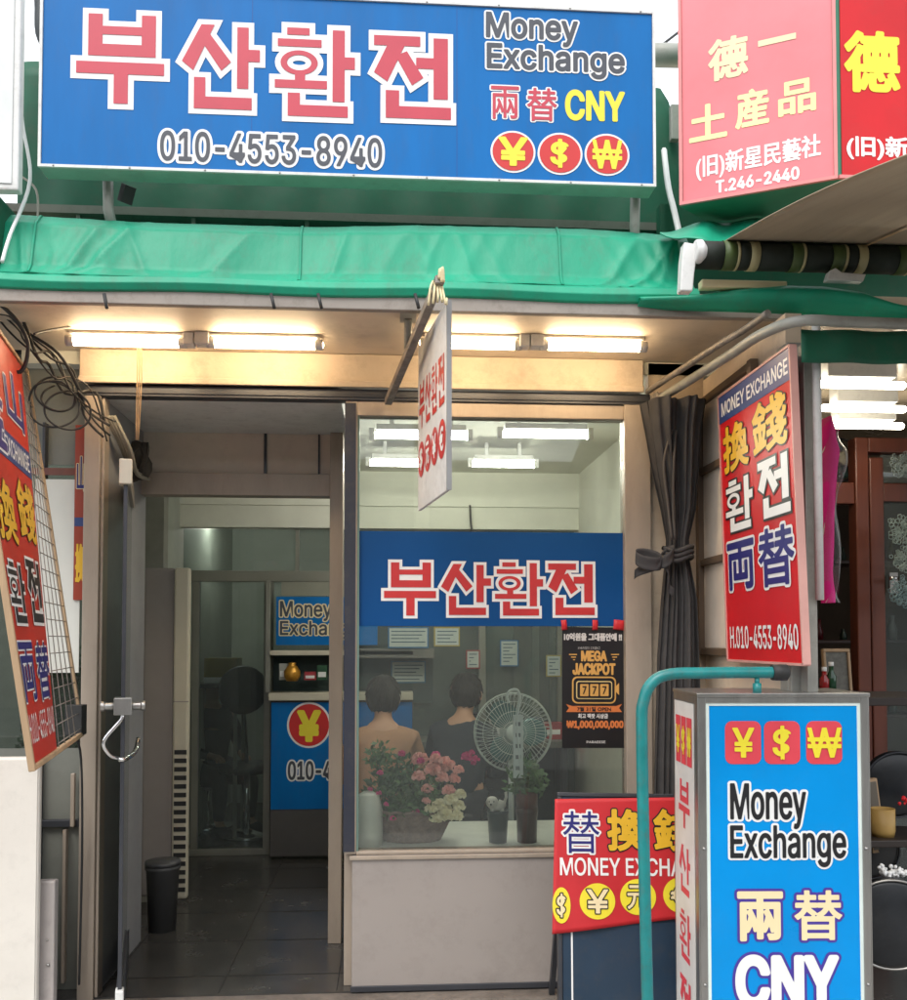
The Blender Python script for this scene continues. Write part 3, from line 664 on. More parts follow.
# counter with the yen panel
ct = thing('counter', 'low counter with a blue front panel showing a yen disc, seen through the door', 'counter', (-.5,YP-.2,0))
cx0, cx1 = X(271,2.2), .15
m = MB(); m.box(cx0,cx1,2.20,YP-.032,.02,Z(700,2.2)-.001); m.build('cabinet', S('counter_grey',(92,90,88),.7,rough=.5,dirt=.2), ct, bev=.004)
m = MB(); m.box(cx0-.01,cx1,2.17,YP-.032,Z(700,2.2),Z(692,2.2)); m.build('top', plasticw, ct, bev=.004)
Fc = Frame(V((cx0+.005,2.199,Z(808,2.2))), (1,0,0)); hc = Z(702,2.2)-Z(808,2.2)
m = MB(); m.fbox(Fc,0,cx1-cx0-.01,0,hc,.0,.004); m.build('front_panel', signblue, ct)
L = Letters(Frame(Fc.P(0,0,.004), Fc.u)); L.disc(309,725,44,46,white,1); L.disc(309,725,40,42,red,2); L.text('¥',309,726,24,32,[(.06,yellow)],lay0=3)
L.text('010-4553-8940',345,770,114,19,[(.03,greyv),(.11,white)],q=40); L.build(ct,'front_panel')
# shelves over the counter
sh = thing('shelf_unit', 'open shelves of small goods over the counter, right of the glass partition door', 'shelves', (-.5,YP-.15,Z(700,2.2)))
for py in (690,655):
    m = MB(); z = Z(py,2.25); m.box(cx0,cx1,2.14,YP-.032,z,z+.03) if py==655 else None
    if m.v: m.build('shelf', plasticw, sh, bev=.003)
m = MB(); m.box(cx0-.03,cx0,2.16,YP-.032,Z(692,2.2)+.0,zr-.04); m.build('side_panel', alu_in, sh, bev=.003)
m = MB(); m.box(cx0,cx1,YP-.05,YP-.034,Z(692,2.2)+.0,Z(655,2.25)); m.build('back_panel', S('back_teal',(70,90,88),.6,rough=.7,var=.3), sh)
Fm = Frame(V((X(276,2.15),2.15,Z(645,2.15))), (1,0,0)); wm_ = .62; hm_ = Z(597,2.15)-Z(645,2.15)
ib = thing('counter_sign', 'blue Money Exchange sign above the counter shelves, half hidden by the door jamb', 'sign', Fm.P(wm_/2,0,0))
m = MB(); m.fbox(Fm,0,wm_,0,hm_,-.012,0); m.build('board', signblue, ib)
L = Letters(Fm); L.text('Money',306,611,52,20,[(.02,greyv),(.08,cream)],q=40); L.text('Exchange',319,630,78,18,[(.02,greyv),(.08,cream)],q=40); L.build(ib,'board')
Fq = Frame(V((X(281,2.16),2.16,Z(596,2.15))), (1,0,0))
m = MB(); m.fbox(Fq,0,.42,0,.085,-.006,0); nb = m.build('notice', S('notice_grey',(150,150,136),.7), None, loc=Fq.P(.2,0,0), label='pale grey notice strip above the blue counter sign', cat='notice')
cols = [(190,60,60),(60,80,150),(210,190,80),(70,130,90),(230,230,220),(160,90,120)]
def small_box(name, px, py, w_, h_, Y, col, label, cat, group=None, d=.05):
    p = at(px,py,Y); mm = MB(); mm.box(p.x-w_/2,p.x+w_/2,Y,Y+d,p.z,p.z+h_)
    mm.box(p.x-w_/2*.8,p.x+w_/2*.8,Y-.001,Y,p.z+h_*.2,p.z+h_*.55,1)
    mm.build(name, [S('carton_%d_%d_%d'%col,col,.7,rough=.6,var=.2), white], None, bev=.002, loc=p, label=label, cat=cat, group=group)
small_box('carton',284,680,.06,.10,2.16,(200,200,190),'white carton at the left end of the counter shelf','carton')
small_box('carton',310,680,.07,.05,2.16,(190,60,70),'small red carton on the counter shelf','carton')
small_box('carton',322,680,.06,.09,2.16,(40,90,60),'green carton on the counter shelf by the door jamb','carton')
p = at(292,681,2.15); m = MB(); m.lathe(p,[(.0,0),(.035,0),(.05,.03),(.05,.06),(.03,.09),(.02,.1),(.026,.11),(.0,.115)],18); m.build('lucky_bag', S('gold_bag',(220,160,60),.8,rough=.3,metal=.5), None, loc=p, label='round golden lucky bag ornament on the counter shelf', cat='ornament')
# air conditioner
dA = 5.03; YA = dA-3.74
ac = thing('air_conditioner', 'tall ivory floor-standing air conditioner with a slotted grille beside the open door', 'air conditioner', (X(168,YA),YA+.15,0))
ax_0, ax_1, ax_2 = X(147,YA), X(174,YA), X(190,YA); za = Z(569,YA)
m = MB(); m.box(ax_0-.02,ax_1,YA,YA+.34,.03,za); m.build('body', plasticg, ac, bev=.012)
m = MB(); m.box(ax_1+.001,ax_2,YA-.02,YA+.03,.02,za); m.build('front_panel', plasticw, ac, bev=.012)
m = MB(); zz0, zz1 = Z(893,YA), Z(742,YA)
n = 17
for k in range(n): z = zz0+.03+(zz1-zz0-.04)*k/n; m.box(ax_1+.012,ax_2-.008,YA-.0225,YA-.019,z,z+(zz1-zz0)/n*.5)
m.build('grille', rubber, ac)
m = MB(); m.box(ax_1+.001,ax_2,YA-.0215,YA-.0195,Z(701,YA),Z(700,YA)); m.build('seam', plasticg, ac)
m = MB(); m.box(ax_0-.022,ax_1+.002,YA+.02,YA+.32,0,.029); m.build('base', plasticg, ac)
YB = .72; p = atz(158,930,0)
tb = thing('waste_bin', 'dark tapered waste bin standing in front of the air conditioner', 'bin', (X(160,YB),YB+.1,0))
m = MB(); m.lathe((X(160,YB),YB+.1,0),[(.0,0),(.062,0),(.075,.28),(.081,.285),(.081,.30),(.072,.30),(.06,.02),(0,.02)],28); m.build('bucket', S('bin_plastic',(84,84,84),.75,rough=.5), tb)
m = MB(); m.lathe((X(160,YB),YB+.1,.302),[(.0,0),(.083,0),(.08,.018),(.03,.022),(0,.022)],28); m.build('lid', S('lid_plastic',(76,76,78),.75,rough=.4), tb)
# interior lamps
def ilamp(a, b, py, Y, label):
    q0 = at(a,py,Y); q1 = at(b,py,Y); q1.z = q0.z
    t = thing('tube_lamp', label, 'ceiling lamp', ((q0.x+q1.x)/2,Y,2.42), 'white tube lamps on the shop ceiling')
    mm = MB(); mm.tube([q0,q1],.016,12); mm.build('tube', tubein, t)
    for e0 in (q0,q1): mm = MB(); mm.box(e0.x-.012,e0.x+.012,Y-.02,Y+.02,e0.z-.02,e0.z+.03); mm.build('end_cap', white_paint, t)
    mm = MB(); mm.box(q0.x+.02,q1.x-.02,Y-.04,Y+.04,q0.z+.018,q0.z+.045); mm.box(q0.x+.08,q0.x+.1,Y-.01,Y+.01,q0.z+.045,2.419); mm.box(q1.x-.1,q1.x-.08,Y-.01,Y+.01,q0.z+.045,2.419); mm.build('housing', white_paint, t, bev=.004)
ilamp(372,470,435,.60,'front left white tube lamp on the shop ceiling behind the window glass')
ilamp(500,590,434,.60,'front right white tube lamp on the shop ceiling behind the window glass')
ilamp(368,440,463,1.35,'rear left white tube lamp on the shop ceiling behind the window glass')
ilamp(470,536,464,1.35,'rear right white tube lamp on the shop ceiling behind the window glass')
ilamp(200,262,520,3.2,'unseen white tube lamp added to light the back room behind the partition')  # out-of-sight lamp added to brighten the space behind the partition
# ------------------------------------------------------------------ behind the persons: desk, papers, cabinets
dk = thing('desk', 'long dark service desk behind the seated visitors', 'desk', (.3,2.1,0))
m = MB(); m.box(.16,1.1,1.95,2.32,.70,.74); m.build('top', S('desk_top',(120,120,110),.6,rough=.4), dk, bev=.004)
m = MB(); m.box(.18,1.08,2.2,2.24,0,.699); m.build('modesty_panel', S('desk_panel',(60,68,72),.6), dk)
for x in (.2,1.06):
    m = MB(); m.box(x-.02,x+.02,1.98,2.3,0,.699); m.build('leg', alu_dark, dk)
ks = thing('notice_shelf', 'grey wall shelf with papers taped to it above the seated visitors', 'shelf', (.0,2.28,1.2))
z1 = Z(658,2.25); m = MB(); m.box(-.22,.28,2.14,2.33,z1,z1+.06); m.build('shelf', S('shelf_grey',(130,128,120),.65,rough=.5), ks, bev=.004)
m = MB(); m.box(-.22,.28,2.325,2.338,.95,1.7); m.build('back_panel', S('shelf_back',(84,100,98),.65,rough=.6), ks)
def paper(px, py, w_, h_, Y, label, border=(60,120,170)):
    p = at(px,py,Y); mm = MB(); mm.box(p.x,p.x+w_,Y,Y+.002,p.z-h_,p.z); mm.box(p.x+.008,p.x+w_-.008,Y-.001,Y-.0002,p.z-h_+.008,p.z-.008,1)
    for k in range(int(h_/.022)-1): mm.box(p.x+.02,p.x+w_-.02-(k%3)*.02,Y-.0018,Y-.0012,p.z-.024-k*.022,p.z-.030-k*.022,2)
    mm.build('paper_notice', [S('paper_edge_%d'%border[0],border,.7),S('paper_white',(200,210,205),.8),S('paper_ink',(90,110,130),.7)], None, loc=p, label=label, cat='notice')
paper(388,627,.25,.13,2.13,'upper white notice with a blue border on the grey wall shelf')
paper(391,661,.22,.14,2.31,'lower white notice with a blue border under the grey wall shelf',(62,124,160))
paper(434,627,.16,.12,2.132,'yellow round-cornered notice right of the upper blue-bordered notice',(190,170,90))
cb = thing('filing_cabinet', 'pale grey cabinet behind the fan with a dark gap beside it', 'cabinet', (.8,2.5,0))
m = MB(); m.box(X(480,2.6),X(512,2.6),2.5,2.9,0,1.9); m.build('body', S('cabinet_grey',(160,168,158),.65,rough=.5), cb, bev=.005)
m = MB(); m.box(X(484,2.6),X(508,2.6),2.494,2.499,1.0,1.85); m.build('door', S('cabinet_door_grey',(176,182,170),.65,rough=.5), cb, bev=.002)
cb2 = thing('wardrobe', 'tall pale wardrobe at the back right of the shop behind the black poster', 'wardrobe', (1.0,2.6,0))
m = MB(); m.box(X(546,2.6),X(600,2.6),2.5,2.9,0,1.85); m.build('body', S('cabinet_grey',(160,168,158),.65), cb2, bev=.005)
m = MB(); m.box(X(549,2.6),X(572,2.6),2.494,2.499,.1,1.8); m.build('door', S('cabinet_door_grey',(176,182,170),.65), cb2, bev=.002)
m = MB(); m.box(X(574,2.6),X(597,2.6),2.494,2.499,.1,1.8); m.build('door', S('cabinet_door_grey',(176,182,170),.65), cb2, bev=.002)
for i,(px,py,w_,h_,c,lb) in enumerate([(470,700,.10,.16,(70,70,90),'dark file box standing on the service desk left of the fan'),(552,700,.12,.10,(180,60,60),'red carton on the service desk right of the fan'),(536,706,.08,.13,(60,90,110),'blue file box on the service desk behind the fan'),(498,700,.10,.12,(200,200,190),'white carton on the service desk behind the fan')]):
    p = at(px,py,2.1); mm = MB(); mm.box(p.x-w_/2,p.x+w_/2,2.05,2.15,.741,.741+h_); mm.box(p.x-w_/2*.7,p.x+w_/2*.7,2.049,2.05,.741+h_*.3,.741+h_*.6,1)
    mm.build('carton',[S('carton_%d_%d_%d'%c,c,.7,rough=.6,var=.2),white],None,bev=.002,loc=(p.x,2.1,.741),label=lb,cat='carton')
for px,py,w_,h_,bc,lb_ in ((500,640,.12,.17,(60,120,170),'small white notice taped above the desk behind the fan'),(546,655,.10,.14,(190,170,90),'small yellow-edged notice beside the black poster'),(466,650,.09,.12,(170,60,60),'small red-edged notice left of the fan')): paper(px,py,w_,h_,2.33,lb_,bc)
cable('cable',[at(470,505,2.26),at(472,530,2.27),at(480,545,2.27),at(478,600,2.3)],.007,cabler,'black cable hanging from the white beam inside the shop window')
# table, round chair back and yellow box behind the partition (left)
YT = 2.95
tt = thing('side_table', 'small table behind the glass partition carrying a yellow box', 'table', (X(222,YT),YT,0))
zt = Z(682,YT); m = MB(); m.box(X(196,YT),X(244,YT),YT-.2,YT+.2,zt-.03,zt); m.build('tabletop', S('table_dark',(70,66,62),.7), tt, bev=.004)
for a in (198,240):
    for b in (-.17,.17):
        m = MB(); m.box(X(a,YT)-.012,X(a,YT)+.012,YT+b-.012,YT+b+.012,0,zt-.031); m.build('leg', alu_in, tt)
m = MB(); m.box(X(207,YT),X(240,YT),YT-.1,YT+.1,zt+.001,zt+.17); m.box(X(207,YT),X(240,YT),YT-.102,YT-.1001,zt+.001,zt+.04,1); m.build('box', [S('yellow_box',(170,150,50),.7),white],None,bev=.004,loc=(X(222,YT),YT,zt),label='yellow and white box on the small table behind the partition',cat='box')
rf = thing('round_chair', 'dark round-backed chair behind the partition beside the yellow box', 'chair', (X(247,2.75),2.75,0))
c = at(243,690,2.75); m = MB(); m.lathe(c,[(0,-.02),(.10,-.02),(.155,-.01),(.165,0),(.155,.012),(.1,.02),(0,.02)],32,axis=(.25,-1,0)); m.build('backrest', S('chair_black',(34,36,40),.7,rough=.4), rf)
m = MB(); m.lathe((c.x,2.95,.44),[(0,0),(.19,0),(.2,.03),(.18,.06),(0,.065)],28); m.build('seat', S('chair_black',(34,36,40),.7), rf)
m = MB(); m.tube([c+V((0,.03,-.12)),(c.x,2.9,c.z-.35),(c.x,2.95,.44)],.014,8,spl=5); m.build('back_support', chrome, rf)
m = MB(); m.tube([(c.x,2.95,.44),(c.x,2.95,.05)],.025,10); m.lathe((c.x,2.95,0),[(0,0),(.2,0),(.19,.02),(.03,.05),(0,.05)],24); m.build('pedestal', chrome, rf)
# ------------------------------------------------------------------ persons
def person(loc, rz, label, shirt, pants, skin, hairc, seat_z=.46, lean=0., arms='lap', scale=1.):
    t = thing('person', label, 'person', (loc[0],loc[1],loc[2])); 
    R = Matrix.Rotation(rz, 3, 'Z'); T = lambda p: tuple(R @ (V(p)*scale))
    s = seat_z
    J = {'pel':(0,0,s+.10,.125), 'waist':(0,-.01+lean*.2,s+.25,.118), 'chest':(0,.01+lean*.6,s+.42,.140), 'yoke':(0,.0+lean*.9,s+.53,.10), 'collar':(0,.01+lean*.95,s+.60,.064), 'neck':(0,.02+lean*1.0,s+.63,.052), 'jaw':(0,.045+lean*1.1,s+.69,.062), 'head':(0,.03+lean*1.3,s+.755,.092), 'crown':(0,.02+lean*1.3,s+.81,.075)}
    E_ = [('pel','waist'),('waist','chest'),('chest','yoke'),('yoke','collar'),('collar','neck'),('neck','jaw'),('jaw','head'),('head','crown')]
    for k, sx in (('l',-1),('r',1)):
        J['sh'+k] = (.165*sx, lean*.9, s+.495, .062); J['el'+k] = (.24*sx,.08+lean*.5,s+.27,.045); J['wr'+k] = (.13*sx,.30,s+.22,.027); J['pa'+k] = (.11*sx,.36,s+.215,.026)
        J['hip'+k] = (.10*sx,.03,s+.07,.095); J['kn'+k] = (.13*sx,.44,s+.05,.062); J['an'+k] = (.13*sx,.42,.09,.038); J['to'+k] = (.14*sx,.56,.035,.034)
        E_ += [('yoke','sh'+k),('sh'+k,'el'+k),('el'+k,'wr'+k),('wr'+k,'pa'+k),('pel','hip'+k),('hip'+k,'kn'+k),('kn'+k,'an'+k),('an'+k,'to'+k)]
        for f in range(5):
            a = f*.4-.8; fx = .11*sx+ (f-2)*.017; ln = (.05,.07,.075,.07,.055)[f]
            J['f%d%s'%(f,k)] = (fx,.36+ln*.6,s+.205,.009); J['g%d%s'%(f,k)] = (fx,.36+ln*1.1,s+.18,.008); E_ += [('pa'+k,'f%d%s'%(f,k)),('f%d%s'%(f,k),'g%d%s'%(f,k))]
    names = list(J); idx = {n: i for i, n in enumerate(names)}
    def skin_mesh(keys, edges, grow, nm, mt, root):
        me = bpy.data.meshes.new(nm); ii = {k: i for i, k in enumerate(keys)}
        me.from_pydata([T(J[k][:3]) for k in keys], [(ii[a], ii[b]) for a, b in edges], []); o = bpy.data.objects.new(nm, me); COL.objects.link(o)
        sk = o.modifiers.new('s','SKIN'); sk.use_smooth_shade = True
        for k in keys:
            d = me.skin_vertices[0].data[ii[k]]; r = J[k][3]*scale*grow; d.radius = (r*(1.25 if k in ('pel','waist','chest') else 1), r*(.85 if k in ('pel','waist','chest') else 1)) ; d.use_root = (k == root)
        ss = o.modifiers.new('u','SUBSURF'); ss.levels = ss.render_levels = 2
        dg = bpy.context.evaluated_depsgraph_get(); dg.update(); m2 = bpy.data.meshes.new_from_object(o.evaluated_get(dg)); bpy.data.objects.remove(o)
        m2.name = nm; m2.materials.clear(); m2.materials.append(mt)
        for p_ in m2.polygons: p_.use_smooth = True; p_.material_index = 0
        o2 = bpy.data.objects.new(nm, m2); COL.objects.link(o2); o2.parent = t; return o2
    skin_mesh(names, E_, 1.0, 'body', skin, 'pel')
    def sub(keys, grow, nm, mt, root):
        return skin_mesh(keys, [(a_, b_) for a_, b_ in E_ if a_ in keys and b_ in keys], grow, nm, mt, root)
    w_old = {k: J[k] for k in ('wrl','wrr')}
    sub(['pel','waist','chest','yoke','collar','shl','shr','ell','elr','wrl','wrr'], 1.2, 'shirt', shirt, 'pel')
    sub(['pel','hipl','hipr','knl','knr','anl','anr'], 1.16, 'trousers', pants, 'pel')
    for k in 'lr':
        sh_ = MB(); c_ = J['to'+k]; q_ = V(T((c_[0],c_[1]-.06,.045))); sh_.M = None
        sh_.ball((0,0,0), 1, 14); sh_.v = [R @ V((p.x*.045,p.y*.13,p.z*.042)) + q_ + V(t.location) for p in sh_.v]; sh_.build('shoe', rubber, t)
    hd = V(T(J['head'][:3]))+V(t.location); fw = R @ V((0,1,0))
    # hair cap: upper and back part of a head ellipsoid
    hm = MB(); hv = []; nn, mm_ = 44, 26; fs = []
    for i in range(mm_+1):
        for k in range(nn):
            an = 2*math.pi*k/nn; front = math.sin(an); lim = math.radians(146-70*max(0,front)**.7 if front > 0 else 146)
            th = lim*i/mm_; r_ = .108*scale*(1+.022*math.sin(9*an+3*th)+.018*math.sin(7*th+3*an)+random.Random(i*31+k).uniform(-.022,.022)); th += .10*math.sin(5*an)*(i/mm_)**4+.06*random.Random(k).uniform(-1,1)*(i/mm_)**3
            hv.append(hd+R @ V((r_*.93*math.sin(th)*math.cos(an), r_*1.08*math.sin(th)*math.sin(an)-.01, r_*1.12*math.cos(th)+.004)))
    fs = [(i*nn+k,(i+1)*nn+k,(i+1)*nn+(k+1)%nn,i*nn+(k+1)%nn) for i in range(mm_) for k in range(nn)]
    hm.add(hv, fs, 0, True); hm.build('hair', hairc, t)
    hm = MB(); rr_ = random.Random(int(loc[0]*1000))
    for k in range(260):
        an = rr_.uniform(0,6.28); th = rr_.uniform(.3,2.25) if math.sin(an) < .2 else rr_.uniform(.3,1.2); r0 = .107*scale
        pt_ = lambda t_, r_: hd+R @ V((r_*.93*math.sin(t_)*math.cos(an), r_*1.08*math.sin(t_)*math.sin(an)-.01, r_*1.12*math.cos(t_)+.004))
        hm.tube([pt_(th,r0), pt_(th+.16,r0+.006), pt_(th+.30,r0+.004+rr_.uniform(0,.008))], [.003,.0025,.001], 4, cap=False)
    hm.build('hair_strands', hairc, t)
    ey = MB()
    for sx in (-1,1):
        ey.ball(hd+R @ V((.033*sx,.082*scale,-.012)),.012,8)
    ey.build('eyes', rubber, t)
    fc = MB(); fc.ball(hd+R @ V((0,.10*scale,-.035)),.016,8,sq=(.8,1,1.5))
    for sx in (-1,1): fc.ball(hd+R @ V((.094*sx*scale,0,-.02)),.024,8,sq=(.4,.8,1.2))
    fc.build('nose_and_ears', skin, t)
    return t
skinm = S('skin',(196,150,122),.8,rough=.6,var=.05)
hairm = mat('black_hair',(.014,.012,.011),rough=.8,var=.3,scale=60,stretch=(1,1,.2))
dark_cloth = S('dark_cloth',(34,38,44),.7,rough=.9); brown_cloth = S('brown_shirt',(176,134,104),.85,rough=.9,var=.12,bump=.5,bscale=9); navy_cloth = S('navy_cloth',(42,50,60),.7,rough=.9,bump=.5,bscale=9)

def stool(x, y, label, h=.375):
    t = thing('stool', label, 'stool', (x,y,0))
    mm = MB(); mm.lathe((x,y,h-.05),[(0,0),(.17,0),(.18,.02),(.17,.045),(0,.05)],28); mm.build('seat', S('chair_black',(34,36,40),.7), t)
    mm = MB(); mm.tube([(x,y,.03),(x,y,h-.051)],.025,12); mm.build('pedestal', chrome, t)
    mm = MB(); mm.lathe((x,y,0),[(0,0),(.2,0),(.19,.02),(.04,.035),(0,.035)],28); mm.build('base', chrome, t)
p1 = at(383,700,1.45); stool(p1.x,1.45,'stool under the visitor in the brown shirt')
person((p1.x,1.45,0), 0, 'seated person with short black hair and brown shirt, back to the window', brown_cloth, dark_cloth, skinm, hairm, lean=.12, seat_z=.36, scale=.93)
p2 = at(458,700,1.75); stool(p2.x,1.78,'stool under the visitor in dark clothes behind the fan')
person((p2.x,1.78,0), -.35, 'seated person in dark clothes beside the one in the brown shirt', navy_cloth, dark_cloth, skinm, hairm, lean=.14, seat_z=.36, scale=.93)
p3 = at(208,700,3.35); stool(p3.x,3.3,'stool under the person behind the glass partition')
person((p3.x,3.3,0), math.radians(-140), 'seated person in black clothes behind the partition at the left', dark_cloth, dark_cloth, skinm, hairm, lean=.05, seat_z=.36, scale=.93)
# ------------------------------------------------------------------ on the window glass
YW = .008
Fb = Frame(at(357,626,YW), (1,0,0)); wB = X(624,YW,580)-X(357,YW,580); hB = Fb.uv(357,531)[1]
wb = thing('window_banner', 'blue vinyl banner with red Korean lettering stuck across the display window', 'banner', Fb.P(wB/2,0,0))
m = MB(); m.fbox(Fb,.002,wB-.003,0,hB,-.003,0); m.build('sheet', bannerblue, wb)
L = Letters(Fb); L.hangul('부산환전', [(410,589,52,53),(466,589.5,50,51),(519,589,48,53),(571,589,47,52)], S('banner_red',(206,52,54),.85,rough=.4), white, .055); L.build(wb,'sheet')
Fp = Frame(at(562,748,YW), at(628,748,YW)-at(562,748,YW)); wP = (at(627,748,YW)-at(562,748,YW)).length; hP = Fp.uv(562,627)[1]
po = thing('poster', 'black poster with golden jackpot lettering taped under the blue window banner', 'poster', Fp.P(wP/2,0,0))
m = MB(); m.fbox(Fp,0,wP,0,hP,-.002,0); m.build('sheet', S('poster_black',(26,24,26),.8,rough=.4), po)
gd = S('poster_gold',(226,170,90),.85,rough=.4); gl = S('poster_gold_light',(240,210,140),.85); og = S('poster_orange',(216,120,60),.85); pw = S('poster_white',(220,215,210),.85)
L = Letters(Fp)
L.text('10억원을 그대품안에 !!',593,637,58,8,[(.05,pw)],'b',40); L.text('PARADISE CASINO',589,648,22,2.5,[(.0,pw)],q=16)
L.text('MEGA',594,656,26,11,[(.06,gd)],q=44); L.text('JACKPOT',594,669,43,12,[(.06,gd)],q=44)
for dx in (-1,1):
    for k in range(3): L.poly([(594+dx*(17+k*1),654+k*2.6),(594+dx*(25-k*2),654+k*2.6),(594+dx*(25-k*2),655+k*2.6),(594+dx*(17+k*1),655+k*2.6)], gd)
L.rbox(594,690,44,27,gd,1,.2); L.rbox(594,690,41,24,MATS['poster_black'],2,.18); L.rbox(594,690,36,18,gl,3,.15); L.rbox(594,690,34,16,MATS['poster_black'],4,.12)
for k in range(3): L.rbox(584+k*10,690,8.5,12,gd,5,.1); L.text('7',584+k*10,690,4,8,[(.03,MATS['poster_black'])],q=24,lay0=6)
L.poly([(616,686),(619,683),(619,695),(616,692)], gd)
L.poly([(572,706),(616,706),(622,704),(619,708),(622,712),(616,712),(572,712),(566,712),(569,708),(566,704)], og); L.text('7월 31일 OPEN',594,709,34,4.6,[(.03,MATS['poster_black'])],'b',24,lay0=2)
L.text('최고 잭팟 시상금',593,716,30,5,[(.04,pw)],'b',24); L.text('₩1,000,000,000',595,725,57,9,[(.06,og)],q=44); L.text('PARADISE',596,742,19,2.6,[(.03,pw)],q=16)
L.build(po,'sheet')
tape = S('red_tape',(214,44,50),.85,rough=.4)
for px, lb in ((564,'left'),(595,'middle'),(619,'right')):
    p = at(px,625,YW-.006); mm = MB(); mm.M = Matrix.Translation(p) @ Matrix.Rotation(.1*(px-590)/30,4,'Y'); mm.grid(3,6,lambda a,b: ((a-.5)*(.022 if px<610 else .045), -.001-.004*math.sin(b*3), (b-.5)*.04), thick=.0006)
    mm.build('red_tape', tape, None, loc=p, label='%s strip of red tape holding the top of the black poster'%lb, cat='tape')
# ------------------------------------------------------------------ on the sill
ZSI = .523
def petals(mb, c, r, n, mi, rg):
    for k in range(n):
        th = math.acos(rg.uniform(-.3,1)); ph = rg.uniform(0,6.28); d = V((math.sin(th)*math.cos(ph), math.sin(th)*math.sin(ph), math.cos(th)))
        a = d.orthogonal().normalized(); b = d.cross(a); q = rg.uniform(0,6.28); a, b = a*math.cos(q)+b*math.sin(q), b*math.cos(q)-a*math.sin(q)
        o = V(c)+d*r*.45; w_ = r*.42; 
        mb.add([o-a*w_*.6, o-a*w_+d*r*.35+b*w_*.2, o-a*w_*.3+d*r*.62, o+a*w_*.4+d*r*.55+b*w_*.25, o+a*w_+d*r*.3, o+a*w_*.6-b*w_*.1], [(0,1,2,3,4,5)], mi, False)
    mb.ball(c, r*.5, 8, mi)
def leaves(mb, c, R3, n, sz, mi, rg):
    for k in range(n):
        d = V((rg.gauss(0,1),rg.gauss(0,1),rg.gauss(0,1))).normalized(); o = V(c)+V((d.x*R3[0],d.y*R3[1],abs(d.z)*R3[2]))*rg.uniform(.3,1)
        a = V((rg.gauss(0,1),rg.gauss(0,1),rg.gauss(.4,1))).normalized(); b = a.orthogonal().normalized(); s_ = sz*rg.uniform(.6,1.3)
        mb.add([o, o+a*s_*.4+b*s_*.25, o+a*s_, o+a*s_*.4-b*s_*.25], [(0,1,2),(0,2,3)], mi, False)
Yb = .22; rg = random.Random(11)
bc = at(412,848,Yb); bc.z = ZSI; s4 = (Yb+3.74)/950
bk = thing('flower_basket', 'woven basket of pink and cream artificial carnations on the window sill', 'flower basket', bc)
m = MB()
def bkf(a, b):
    an = a*2*math.pi; rx = (28+15*b)*s4; ry = rx*.62; k = 1+.025*math.sin(an*26+ (int(b*9)%2)*math.pi)
    return (bc.x+rx*k*math.cos(an), bc.y+ry*k*math.sin(an), bc.z+.002+b*31*s4)
m.grid(156,18,bkf,thick=.006); m.lathe((bc.x,bc.y,bc.z+.003),[(0,0),(.07,0),(.07,.004),(0,.004)],20)
m.build('basket', S('wicker_grey_brown',(150,126,116),.85,rough=.8,var=.35,scale=30,bump=.5), bk)
m = MB()
for k in range(60):
    a = k/60*2*math.pi; b = (k+1)/60*2*math.pi; rx = 44*s4; m.tube([(bc.x+rx*math.cos(a),bc.y+rx*.62*math.sin(a),bc.z+31*s4+.004*math.sin(k*2)),(bc.x+rx*math.cos(b),bc.y+rx*.62*math.sin(b),bc.z+31*s4+.004*math.sin(k*2+2))],.007,6,cap=False)
m.build('rim', MATS['wicker_grey_brown'], bk)
m = MB(); cc = at(412,815,Yb); leaves(m, cc, (.23,.14,.20), 900, .035, 0, rg); leaves(m, at(395,790,Yb), (.12,.1,.15), 350, .035, 1, rg); leaves(m, at(380,765,Yb), (.06,.06,.10), 140, .03, 0, rg)
for k in range(40):
    p = cc+V((rg.uniform(-.2,.2),rg.uniform(-.1,.1),rg.uniform(.0,.18))); m.tube([(bc.x+rg.uniform(-.05,.05),bc.y,bc.z+.1),(bc.x+(p.x-bc.x)*.5,p.y,(p.z+bc.z)/2+.05),p],.0018,5,spl=3)
m.build('foliage', [leafm, leafd], bk)
fl = [(422,762,.028,0),(432,772,.030,0),(446,768,.034,0),(455,778,.028,0),(428,790,.030,0),(417,778,.024,0),(437,760,.028,0),(450,790,.026,0),(460,770,.022,0),(425,803,.02,0),(443,778,.026,0),
      (439,806,.026,2),(450,800,.026,2),(458,806,.028,2),(445,817,.028,2),(436,820,.022,2),(455,817,.024,2),(430,808,.020,2),(462,796,.022,2),(448,808,.024,2),
      (400,754,.018,1),(421,761,.016,1),(436,754,.017,1),(466,758,.018,1),(475,760,.018,1),(474,765,.014,1),(381,772,.013,1),(386,805,.012,1),(418,812,.012,1),(371,790,.010,1),(470,752,.012,1),(391,818,.012,1),(380,792,.010,1)]
for px, py, r_, mi_ in fl:
    mm = MB(); petals(mm, at(px+rg.uniform(-2,2),py+rg.uniform(-2,2),Yb-.10+rg.uniform(-.04,.03)), r_*rg.uniform(.85,1.35), rg.randint(24,44), 0, rg); mm.build('carnation', (pinkp, magp, creamp)[mi_], bk)
c = at(368,850,.14); c.z = ZSI; m = MB(); m.lathe(c,[(0,0),(.055,0),(.06,.05),(.058,.14),(.045,.20),(.02,.215),(0,.217)],28); m.build('white_canister', S('canister_white',(226,224,212),.95,rough=.35), None, loc=c, label='rounded white plastic canister in the left corner of the window sill', cat='canister')
